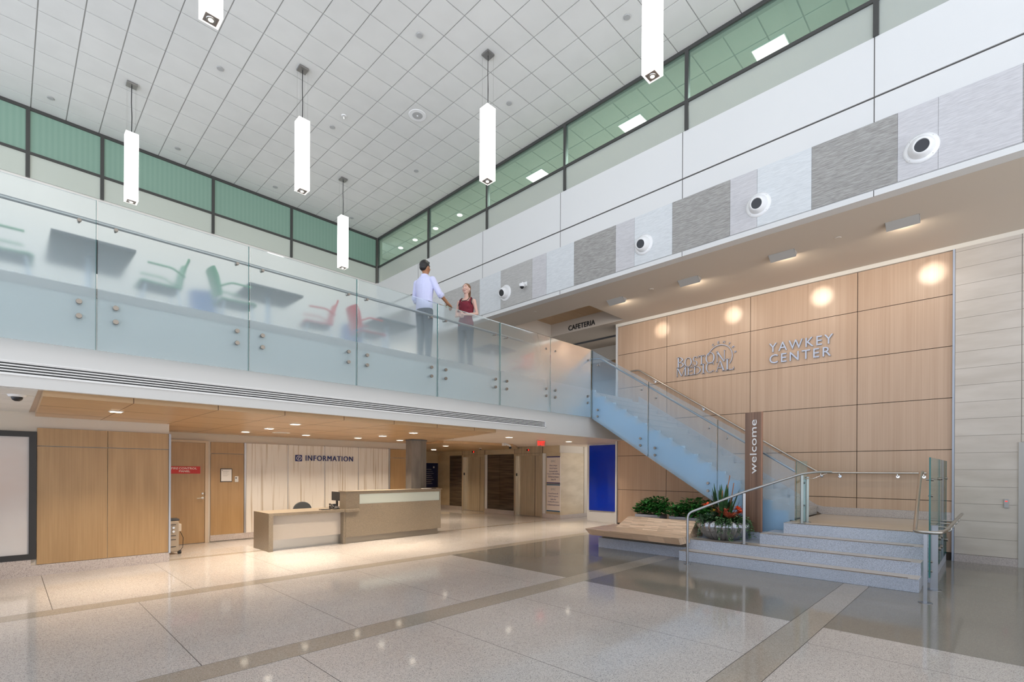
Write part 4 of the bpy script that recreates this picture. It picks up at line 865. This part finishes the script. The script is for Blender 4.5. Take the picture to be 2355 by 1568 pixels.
MB().tube([P2+up*.77, P2+up*.77+Vector((.3, -.1, 0)), Vector((9.90, 2.1, 1.58))], .006, bend=.02).build('bracket', CHROME, lh)
# right entry handrail
rh = thing('handrail', 'steel handrail looping from the granite steps around the clear glass guard at the right', 'handrail', (7.906, .631, 0))
MB().tube([(9.75, .82, 1.60), (9.50, .82, 1.60), (8.20, .76, .86), (7.98, .74, .86), (7.96, .50, .86), (8.2, .46, .875), (11.3, .43, .90)], .022, n=14, bend=.09).build('rail', STEEL, rh)
MB().box(7.895, .612, 0, 7.917, .650, .84).cyl((7.906, .631, 0), (7.906, .631, .005), .07, n=20).build('post', RAILM, rh)
MB().box(8.85, .575, 0, 8.87, .655, .88).cyl((8.87, .617, 0), (8.87, .617, .005), .09, n=20).build('post', RAILM, rh)
br = MB()
for x in (9.0, 9.6, 10.3, 10.9): br.tube([(x, .66, .80), (x, .45, .80), (x, .45, .87)], .010, bend=.03)
build_each(br, 'bracket', STEEL, rh)
rg2 = thing('glass_guardrail', 'clear green-edged glass guard in two panes at the right end of the steps', 'guardrail', (10, .66, .2))
for a, b_ in ((8.80, 10.28), (10.30, 11.75)):
    gp = MB().box(a, .652, .165, b_, .668, 1.805).build('glass_pane', G_CLEAR, rg2); MB().box(a-.002, .651, .165, a+.002, .669, 1.805).box(b_-.002, .651, .165, b_+.002, .669, 1.805).build('pane_edge', G_EDGE, gp)
    for x in (a+.15, b_-.15):
        for z in (.42, .58):
            if x > 9: stud(gp, (x, .652, z), (0, -1, 0), .03, .045, .09)
        stud(gp, (x, .652, 1.5), (0, -1, 0), .022, .03, .06)
for z in (.25, .38, 1.28): stud(rg2, (8.86, .652, z), (0, -1, 0), .018, .03, .03)
struct('trim_7', MB().box(9.4, .67, 0, XW-.05, .745, .70), T_STEP)
cr = thing('card_reader', 'small grey card reader with a red light on the stone wall', 'card reader', (XW-.06, -.10, 1.0)); MB().box(XW-.075, -.135, 1.0, XW-.05, -.075, 1.15).build('body', LGREY, cr, bevel=.004); MB().box(XW-.077, -.12, 1.105, XW-.074, -.09, 1.118).build('light', REDL, cr)
# ================================================================ welcome post
wp = thing('welcome_post', 'tall dark walnut post with white vertical word welcome', 'sign', (9.72, 3.24, .47))
MB().box(9.69, 3.105, .489, 9.735, 3.385, 2.70).build('board', W_DARK, wp); MB().box(9.69, 3.085, .489, 9.735, 3.104, 2.70).build('side_edge', M('walnut_edge', (.38, .20, .13), .5), wp)
text_part('lettering', 'welcome', (9.689, 3.178, 1.56), (0, 0, 1), (0, 1, 0), 1.0, .115, WPLAS, wp, .01, space=1.02)
# ================================================================ bench and planter boxes
bn = thing('wooden_bench', 'pale butcher-block bench with slanted back on a speckled granite base', 'bench', (8.8, 5, 0))
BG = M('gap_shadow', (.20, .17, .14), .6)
MB().prism([(8.30, 6.03, .42), (9.50, 6.10, .42), (9.50, 4.10, .42), (8.30, 4.02-.0, .42)][::1], (0, 0, .0005)) 
seat = MB()
T0 = [(8.30, 6.03), (9.52, 6.10), (9.52, 4.105), (8.78, 4.105), (8.78, 4.02), (8.30, 4.02)]; B0 = [(8.40, 5.97), (9.50, 6.02), (9.50, 4.105), (8.78, 4.105), (8.78, 4.03), (8.40, 4.03)]
n6 = len(T0); seat.poly([(x, y, .29) for x, y in B0]+[(x, y, .42) for x, y in T0], [tuple(range(n6)), tuple(range(n6, 2*n6))[::-1]]+[(i, n6+i, n6+(i+1) % n6, (i+1) % n6) for i in range(n6)])
seat.build('seat', W_BENCH, bn)
MB().prism([(9.00, 5.72, .42), (9.33, 5.72, .42), (9.33, 5.62, .635), (9.28, 5.62, .635)], (0, 0, 0)) 
bk_ = MB(); bk_.poly([(8.99, 5.74, .42), (9.34, 5.74, .42), (9.34, 5.60, .64), (9.25, 5.60, .64), (8.99, 4.12, .42), (9.34, 4.12, .42), (9.34, 4.12, .64), (9.25, 4.12, .64)], [(0, 1, 2, 3), (7, 6, 5, 4), (0, 3, 7, 4), (3, 2, 6, 7), (2, 1, 5, 6), (1, 0, 4, 5)])
bk_.build('backrest', W_BENCH, bn)
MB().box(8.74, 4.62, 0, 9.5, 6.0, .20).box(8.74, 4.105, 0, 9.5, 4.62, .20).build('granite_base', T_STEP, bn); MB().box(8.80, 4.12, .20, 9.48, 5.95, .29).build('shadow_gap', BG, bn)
def leafmound(mb, x0, x1, y0, y1, z0, h, n, L, m=None, seed=1):
    rd = random.Random(seed)
    for _ in range(n):
        px_, py_ = rd.uniform(x0, x1), rd.uniform(y0, y1); pz = z0+h*rd.random()**.8*(1-.5*abs((py_-(y0+y1)/2)/((y1-y0)/2))**3)
        leaf(mb, (px_, py_, pz), rd.uniform(0, 2*pi), rd.uniform(-.2, .9), L*rd.uniform(.7, 1.2), L*.42*rd.uniform(.8, 1.2), m)
def leaf(mb, p, az, el, L, W, m=None, droop=.5):
    """one folded, drooping leaf blade"""
    p = Vector(p); d = Vector((cos(az), sin(az), 0)); s_ = Vector((-sin(az), cos(az), 0)); pts = []; K = 4
    for i in range(K+1):
        t = i/K; q = p+d*(L*t*cos(el))+Vector((0, 0, L*t*sin(el)-droop*L*t*t*.6)); wd = W/2*sin(pi*min(1, .12+t*.88))**.8 if i < K else 0.001
        pts += [q-s_*wd+Vector((0, 0, wd*.4)), q, q+s_*wd+Vector((0, 0, wd*.4))]
    fs = []
    for i in range(K): a = 3*i; fs += [(a, a+1, a+4, a+3), (a+1, a+2, a+5, a+4)]
    mb.poly(pts, fs, m, True)
LEAF = noisy('leaf_green', (.018, .12, .018), (.05, .24, .04), (14, 14, 14), .35); LEAF_D = noisy('leaf_dark', (.010, .05, .014), (.03, .11, .03), (14, 14, 14), .4)
IVY = noisy('ivy_variegated', (.06, .20, .07), (.30, .42, .22), (60, 60, 60), .5, .45, .6); BROM = noisy('bromeliad_red', (.30, .05, .03), (.62, .16, .08), (20, 20, 20), .4); ORANGE = M('flower_orange', (.85, .10, .02), .5); STEMB = M('bamboo_brown', (.42, .16, .06), .6); TWIG = M('twig', (.10, .07, .05), .7); YELLO = M('flower_yellow', (.7, .5, .05), .5)
SILV = M('planter_silver', (.50, .53, .60), .35, .7)
for n_, (y0, y1, lab) in enumerate(((5.15, 5.74, 'metal planter box of green leaves behind the bench, next to the blue panel'), (4.2, 4.94, 'metal planter box of green leaves behind the bench, next to the fluted pot'))):
    t = thing('planter_box', lab, 'planter', (9.93, (y0+y1)/2, 0)); MB().box(9.76, y0, 0, 10.1, y1, .655).build('box', SILV, t, bevel=.003); MB().box(9.78, y0+.02, .655, 10.08, y1-.02, .66).build('soil', BLACK, t)
    f = MB(); leafmound(f, 9.74, 10.2, y0-.04, y1+.04, .66, .26 if n_ == 0 else .24, 520, .12, seed=n_+3); leafmound(f, 9.95, 10.4, y0-.02, y1+.02, .70, .32, 300, .12, seed=n_+13); f.build('foliage', LEAF, t)
struct('trim_8', MB().box(9.72, 4.1, 0, 9.755, 5.9, .5), T_STEP)
# ================================================================ fluted pot with arrangement
pc = Vector((9.27, 3.62, .358))
pt = thing('potted_arrangement', 'fluted pewter bowl planter with bromeliads, snake plants, sticks and trailing ivy on the second step', 'potted plant', pc)
pr = [(.20, 0), (.25, .005), (.33, .07), (.41, .17), (.44, .24), (.43, .30), (.385, .345), (.365, .35), (.35, .335), (.35, .28)]
NF = 144
MB().lathe(pc, pr, n=NF, rip=lambda i, z: 1+(.115*abs(sin(i*pi/6.0))-.085)*(1 if .003 < z < .33 else .1)).build('pot', M('pewter', (.42, .43, .46), .26, .9), pt)
MB().lathe(pc, [(.34, .29), (.35, .295)], n=24).build('soil', BLACK, pt)
rd = random.Random(5); top = pc+Vector((0, 0, .31))
f = MB()
for _ in range(26): a = rd.uniform(0, 2*pi); r0 = rd.uniform(0, .10); leaf(f, top+Vector((r0*cos(a)-.0, r0*sin(a)-.0, 0)), a, rd.uniform(1.25, 1.5), rd.uniform(.42, .76), .07, None, .05)
f.build('snake_plant', LEAF_D, pt)
f = MB()
for _ in range(230): a = rd.uniform(0, 2*pi); r0 = rd.uniform(.02, .31); leaf(f, top+Vector((r0*cos(a), r0*sin(a), .02)), a+rd.uniform(-.5, .5), rd.uniform(.25, 1.2), rd.uniform(.18, .38), .04, None, .7)
f.build('arching_leaves', LEAF_D, pt)
dc = -Vector((_F.x, _F.y, 0)); rr_ = _Rt
def rosette(c, n, L, wd, mat, nm, el=(.3, 1.2)):
    f = MB()
    for k in range(n): leaf(f, c, 2*pi*k/n+rd.uniform(-.2, .2), rd.uniform(*el), L*rd.uniform(.8, 1.15), wd, None, .35)
    return f.build(nm, mat, pt)
rosette(top+dc*.22+Vector((0, 0, .05)), 18, .30, .065, BROM, 'bromeliad'); rosette(top+dc*.10-rr_*.05+Vector((0, 0, .12)), 12, .26, .055, BROM, 'bromeliad')
for off, s_ in ((rr_*.22+dc*.12+Vector((0, 0, .24)), 1), (rr_*.29+dc*.04+Vector((0, 0, .17)), .8), (-rr_*.30+Vector((0, 0, .30)), .8)): rosette(top+off, 14, .12*s_, .045, ORANGE, 'orange_bloom', (-.1, 1.3))
rosette(top-rr_*.19+dc*.05+Vector((0, 0, .2)), 8, .07, .025, YELLO, 'yellow_bloom', (.1, 1.3))
f = MB()
for off, h_, tl_ in ((-.0, .86, .12), (.12, .72, .08), (-.05, .58, .05)):
    b0 = top+rr_*(off-.02)+Vector((0, 0, .0)); f.tube([b0, b0+rr_*tl_*.5+Vector((0, 0, h_*.5)), b0+rr_*tl_*1.2+Vector((0, 0, h_))], .0075, n=6)
f.build('bamboo_stick', STEMB, pt)
f = MB()
for k in range(13):
    b0 = top+rr_*rd.uniform(-.05, .1); sg_ = -1 if k % 2 else 1; q = [b0]
    for j in range(5): q.append(q[-1]+rr_*sg_*rd.uniform(.0, .08)+Vector((0, 0, rd.uniform(.04, .13)))+dc*rd.uniform(-.02, .02))
    f.tube(q, .002, n=4)
f.build('curly_twig', TWIG, pt)
f = MB()
for k in range(60):
    a = rd.uniform(0, 2*pi)
    dr = (pc-Vector((0, 0, 0))); rr0 = .34; p = pc+Vector((rr0*cos(a), rr0*sin(a), .35)); n_ = rd.choice((4, 6, 9, 14)); out = Vector((cos(a), sin(a), 0))
    for j in range(n_):
        p = p+out*(.05 if j < 2 else rd.uniform(-.004, .012))+Vector((rd.uniform(-.012, .012), rd.uniform(-.012, .012), .02 if j < 1 else -.026))
        if p.z < pc.z+.01: break
        for _ in range(2): leaf(f, p, rd.uniform(0, 2*pi), rd.uniform(-.5, .6), rd.uniform(.025, .045), .028, None, .2)
f.build('trailing_ivy', IVY, pt)
f = MB()
for _ in range(330): a = rd.uniform(0, 2*pi); r0 = rd.uniform(.27, .42); leaf(f, pc+Vector((r0*cos(a), r0*sin(a), .35+rd.uniform(0, .07))), rd.uniform(0, 2*pi), rd.uniform(-.3, .8), rd.uniform(.03, .05), .032, None, .2)
f.build('ivy_cluster', IVY, pt)
# ================================================================ upper floor furniture
def make_chair(mat, lab, arms=True):
    """chair facing +X, origin on the floor under the seat"""
    t = thing('shell_chair', lab, 'chair', (0, 0, 0))
    MB().rings([[(x, y*.23, z) for y in (-1, -.5, 0, .5, 1)]+[(x, y*.23, z-.02) for y in (1, .5, 0, -.5, -1)] for x, z in ((-.22, .44), (-.1, .435), (.1, .44), (.2, .45), (.24, .43))], None, True).build('seat', mat, t)
    MB().rings([[(x-.03*(1-y*y)+.015, y*.21*w_, z) for y in (-1, -.5, 0, .5, 1)]+[(x-.02-.03*(1-y*y)+.015, y*.21*w_, z) for y in (1, .5, 0, -.5, -1)] for x, z, w_ in ((-.22, .47, 1), (-.235, .6, 1), (-.27, .75, 1), (-.31, .86, .9))], None, True).build('backrest', mat, t)
    MB().box(-.2, -.2, .405, .2, .2, .42).build('underseat', DGREY, t)
    lg = M('chair_leg_metal', (.55, .62, .74), .3, .8)
    for sx_ in (-1, 1):
        for sy_ in (-1, 1): MB().cyl((.17*sx_, .18*sy_, .42), (.24*sx_, .22*sy_, 0), .011, n=8).build('leg', lg, t)
    if arms:
        for sy_ in (-1, 1): MB().tube([(-.25, .24*sy_, .58), (-.1, .25*sy_, .66), (.16, .25*sy_, .66)], .014, n=8, bend=.04).build('armrest', mat, t)
    return t
gch = make_chair(GR_PL, 'green shell chair cut by the picture edge, facing the first table'); gch.location = (-.02, 7.98, Z2); gch['group'] = 'shell chairs on the upper floor'
copytree(gch, (1.42, 7.98, Z2), rz=pi, label='green shell chair with its back to the other green chair, behind the second pane')
copytree(gch, (2.33, 7.98, Z2), rz=0, label='green shell chair facing the second table, behind the glass joint')
rch = make_chair(RD_PL, 'red shell chair facing the second table from its right side'); rch.location = (3.62, 8.12, Z2); rch.rotation_euler = (0, 0, pi*.93); rch['group'] = 'shell chairs on the upper floor'
copytree(rch, (4.50, 8.02, Z2), rz=0, label='red shell chair facing the third table from its left side')
copytree(rch, (8.55, 8.1, Z2), rz=pi*.95, label='red shell chair at the far right table near the stair')
bch = make_chair(BL_PL, 'blurred blue shell chair standing behind the green armchair', False); bch.location = (2.35, 9.3, Z2); bch.rotation_euler = (0, 0, 1.0); bch['group'] = 'shell chairs on the upper floor'
copytree(bch, (4.85, 9.3, Z2), rz=1.2, label='blurred blue shell chair standing behind the red chairs')
def make_table(lab, hy=.39):
    t = thing('cafe_table', lab, 'table', (0, 0, 0)); MB().box(-.39, -hy, .71, .39, hy, .745).build('tabletop', TABLE, t, bevel=.004)
    MB().cyl((0, 0, .02), (0, 0, .71), .035).build('pedestal', M('chair_leg_metal', (.55, .62, .74), .3, .8), t); MB().lathe((0, 0, 0), [(.27, 0), (.27, .012), (.05, .03)]).build('base', M('chair_leg_metal', (.55, .62, .74), .3, .8), t); t['group'] = 'tables on the upper floor'; return t
tb = make_table('dark oblong table by the first green chair behind the frosted glass', .62); tb.location = (.74, 8.27, Z2)
tb = make_table('dark square table left of the standing man'.replace('left of', 'beside')); tb.location = (5.02, 8.22, Z2)
copytree(tb, (2.86, 8.14, Z2), label='dark square table between the green chair and the red chair'); copytree(tb, (7.66, 8.12, Z2), label='dark square table right of the standing woman')
# ================================================================ people
def capsule(mb, a, ra, b_, rb):
    a, b_ = Vector(a), Vector(b_); mb.cyl(a, b_, ra, rb, n=12); mb.ell(a, ra, ra, ra, n=12, k=8); mb.ell(b_, rb, rb, rb, n=12, k=8)
def chain(mb, pts):
    for (a, ra), (b_, rb) in zip(pts, pts[1:]): capsule(mb, a, ra, b_, rb)
def rings_e(mb, secs, n=20):
    """torso-like loft: (x, y, z, rx, ry)"""
    mb.rings([[(x+rx*cos(2*pi*i/n), y+ry*sin(2*pi*i/n)*(1-.12*cos(2*pi*i/n)**2), z) for i in range(n)] for x, y, z, rx, ry in secs])
def melt(o, vox=.007, it=4):
    r = o.modifiers.new('remesh', 'REMESH'); r.mode = 'VOXEL'; r.voxel_size = vox; r.use_smooth_shade = True
    s = o.modifiers.new('smooth', 'SMOOTH'); s.factor = .5; s.iterations = it; return o
def hand(mb, w, d, side, curl=.5, L=.185):
    """palm, four bent fingers and a thumb; w wrist, d pointing direction, side = direction of the thumb"""
    d = Vector(d).normalized(); sd = Vector(side).normalized(); dn = d.cross(sd).normalized()
    if dn.z > 0: dn = -dn
    w = Vector(w); capsule(mb, w, .024, w+d*.03, .026)
    for k in range(4): q = (k-1.5)*.019; capsule(mb, w+d*.02+sd*q*.8, .0145, w+d*.085+sd*q, .0125)
    for k, ln in enumerate((.060, .074, .080, .070)):
        q = (k-1.5)*.0195; p = w+d*.085+sd*q
        p1 = p+d*ln*.45*cos(curl*.6)+dn*ln*.45*sin(curl*.6); p2 = p1+(d*cos(curl*1.5)+dn*sin(curl*1.5))*ln*.32; p3 = p2+(d*cos(curl*2.3)+dn*sin(curl*2.3))*ln*.25
        chain(mb, [(p, .0095), (p1, .009), (p2, .008), (p3, .007)])
    t0 = w+d*.025+sd*.028; t1 = t0+(d*.6+sd*.7+dn*.3).normalized()*.045; t2 = t1+(d*.9+sd*.1+dn*.5).normalized()*.035
    chain(mb, [(t0, .014), (t1, .0105), (t2, .0085)])
def person(name, label, loc, az, S, arms, skin, male):
    """body facing +X, feet at z=0, lengths in metres for a 1.75 m figure, scaled by S"""
    t = thing(name, label, 'person', loc); t.rotation_euler = (0, 0, az); t.scale = (S, S, S); WL[t.name] = Vector((0, 0, 0))
    sh = .172 if male else .165
    b = MB()
    rings_e(b, [(0, 0, .86, .10, .155), (0, 0, .95, .105, .16), (0, 0, 1.08, .095, .135 if male else .12), (.005, 0, 1.22, .105, .155 if male else .135), (.005, 0, 1.33, .11, .17 if male else .145), (-.005, 0, 1.42, .085, .165 if male else .14), (-.01, 0, 1.475, .05, .09)])
    if not male: b.ell((.05, .06, 1.265), .055, .06, .06); b.ell((.05, -.06, 1.265), .055, .06, .06)
    capsule(b, (-.01, 0, 1.46), .056 if male else .046, (.012, 0, 1.56), .052 if male else .043)
    for s_ in (-1, 1):
        chain(b, [((0, .085*s_, .88), .082), ((.015, .09*s_, .50), .055), ((-.01, .095*s_, .10), .035), ((.0, .095*s_, .05), .034)])
        chain(b, [((-.03, .095*s_, .035), .032), ((.12, .11*s_, .03), .030), ((.17, .115*s_, .025), .022)])
    for s_, (el, wr, hd, sd, cu) in zip((1, -1), arms):
        chain(b, [((-.005, sh*s_, 1.40), .047 if male else .042), (el, .038 if male else .031), (wr, .027 if male else .022)]); hand(b, wr, hd, sd, cu)
    # head with jaw, nose, ears, lips
    b.ell((.005, 0, 1.655), .092, .074, .102, n=20, k=12); b.ell((.03, 0, 1.605), .062, .056, .062, n=16, k=10); b.ell((.065, 0, 1.568), .024, .028, .02)
    capsule(b, (.092, 0, 1.66), .010, (.108, 0, 1.628), .014); b.ell((.078, .036, 1.63), .02, .02, .018); b.ell((.078, -.036, 1.63), .02, .02, .018)
    b.ell((.088, 0, 1.692), .012, .05, .010); b.ell((.092, 0, 1.598), .010, .024, .008)
    for s_ in (-1, 1): b.ell((.0, .076*s_, 1.642), .018, .009, .03)
    melt(b.build('body', skin, t), .006, 3)
    e = MB()
    for s_ in (-1, 1): e.ell((.084, .031*s_, 1.668), .009, .014, .007, WPLAS); e.ell((.0915, .031*s_, 1.668), .003, .006, .006, BLACK)
    build_each(e, 'eye', None, t)
    e = MB()
    for s_ in (-1, 1): e.tube([(.085, .047*s_, 1.686), (.095, .033*s_, 1.693), (.099, .017*s_, 1.693)], .003, n=6)
    build_each(e, 'eyebrow', HAIR_B if male else HAIR_R, t)
    e = MB(); e.ell((.094, 0, 1.600), .010, .027, .011, M('lips', (.42, .10, .09), .4)); e.ell((.1, 0, 1.601), .006, .021, .005, WPLAS); e.build('mouth', None, t)
    return t
man = person('person', 'person in a pale lavender shirt, back turned, one hand over the glass', (5.30, 7.42, Z2), .22, 1.025,
    (((.02, .25, 1.13), (.20, .22, .98), (.9, -.1, -.3), (0, -1, .2), .6), ((.075, -.275, 1.165), (.29, -.275, 1.06), (.93, 0, -.38), (0, 1, .25), .55)), SKIN_M, True)
s_ = MB(); rings_e(s_, [(0, 0, .90, .120, .172), (0, 0, .97, .122, .175), (0, 0, 1.08, .118, .158), (.0, 0, 1.22, .125, .176), (.0, 0, 1.33, .128, .192), (-.005, 0, 1.42, .104, .188), (-.01, 0, 1.48, .068, .11), (-.008, 0, 1.50, .06, .068)])
chain(s_, [((-.005, .183, 1.40), .060), ((.02, .25, 1.15), .054)]); chain(s_, [((-.005, -.183, 1.40), .060), ((.075, -.275, 1.165), .054)]); chain(s_, [((.02, .25, 1.15), .052), ((.05, .246, 1.12), .050)]); chain(s_, [((.075, -.275, 1.165), .052), ((.11, -.275, 1.148), .049)])
melt(s_.build('shirt', SHIRT, man), .008, 2)
c_ = MB(); c_.lathe((-.008, 0, 1.475), [(.078, -.01), (.066, .045), (.060, .045), (.07, -.01)], n=20); melt(c_.build('collar', SHIRT, man), .005, 1)
c_ = MB()
for p, d in (((.085, -.275, 1.16), (.93, 0, -.45)), ((.035, .248, 1.135), (.7, -.1, -.6))): c_.lathe(p, [(.054, 0), (.058, .01), (.057, .05), (.05, .055)], n=18, axis=d)
build_each(c_, 'cuff', SHIRT, man)
def trousers(parent, mat, bell=1.0):
    p = MB(); rings_e(p, [(0, 0, .80, .105, .165), (0, 0, .90, .115, .168), (0, 0, .985, .112, .163)])
    for s in (-1, 1): chain(p, [((0, .085*s, .87), .092), ((.015, .09*s, .50), .070*bell), ((-.01, .095*s, .09), .055*bell)])
    melt(p.build('trousers', mat, parent), .009, 2)
    q = MB()
    for s in (-1, 1): q.tube([(-.06, .095*s, .04), (.06, .105*s, .04), (.19, .115*s, .025)], [.045, .042, .03], n=12)
    build_each(q, 'shoe', BLACK, parent)
trousers(man, PANTS)
h = MB(); h.ell((-.012, 0, 1.683), .100, .083, .092, n=20, k=12); h.ell((-.045, 0, 1.64), .066, .070, .066); h.ell((.045, 0, 1.745), .05, .062, .026); h.ell((.0, 0, 1.752), .07, .06, .03)
hm = h.build('hair', HAIR_B, man); melt(hm, .006, 2)
wom = person('person', 'smiling person in a maroon sleeveless top with brown ponytail, forearms folded', (6.42, 7.58, Z2), pi+.42, .99,
    (((-.02, .225, 1.14), (.19, .05, 1.085), (.35, -.95, .0), (.2, 0, 1), .4), ((-.02, -.225, 1.14), (.21, -.04, 1.06), (.3, .95, -.1), (.2, 0, 1), .4)), SKIN_W, False)
s_ = MB(); rings_e(s_, [(0, 0, .90, .115, .168), (0, 0, .97, .116, .17), (0, 0, 1.08, .106, .133), (.0, 0, 1.22, .124, .152), (.0, 0, 1.28, .134, .158), (.0, 0, 1.34, .130, .152), (-.003, 0, 1.385, .114, .132)])
s_.ell((.055, .06, 1.265), .066, .07, .068); s_.ell((.055, -.06, 1.265), .066, .07, .068)
for s in (-1, 1): s_.tube([(.085, .105*s, 1.34), (.055, .11*s, 1.415), (.0, .105*s, 1.468), (-.055, .10*s, 1.43), (-.09, .095*s, 1.34)], .021, n=8)
melt(s_.build('tank_top', TANK, wom), .007, 2)
tr_ = MB()
for s in (-1, 1): tr_.tube([(.06, .148*s, 1.31), (.055, .134*s, 1.37), (.02, .128*s, 1.45)], .007, n=6)
tr_.tube([(.03, .078, 1.472), (.078, .078, 1.425), (.100, .055, 1.392), (.111, 0, 1.386), (.100, -.055, 1.392), (.078, -.078, 1.425), (.03, -.078, 1.472)], .006, n=6); tr_.build('neck_trim', BLACK, wom)
trousers(wom, JEANS, .95)
h = MB(); h.ell((-.016, 0, 1.680), .098, .081, .092, n=20, k=12); h.ell((-.04, 0, 1.65), .06, .07, .07); chain(h, [((-.10, 0, 1.69), .03), ((-.135, 0, 1.64), .032), ((-.14, 0, 1.54), .026), ((-.125, 0, 1.44), .01)])
melt(h.build('hair', HAIR_R, wom), .006, 2)
b_ = MB(); b_.lathe((.205, -.02, 1.068), [(.026, 0), (.026, .012)], n=16, axis=(.2, .9, .1)); b_.build('wristband', BLACK, wom)
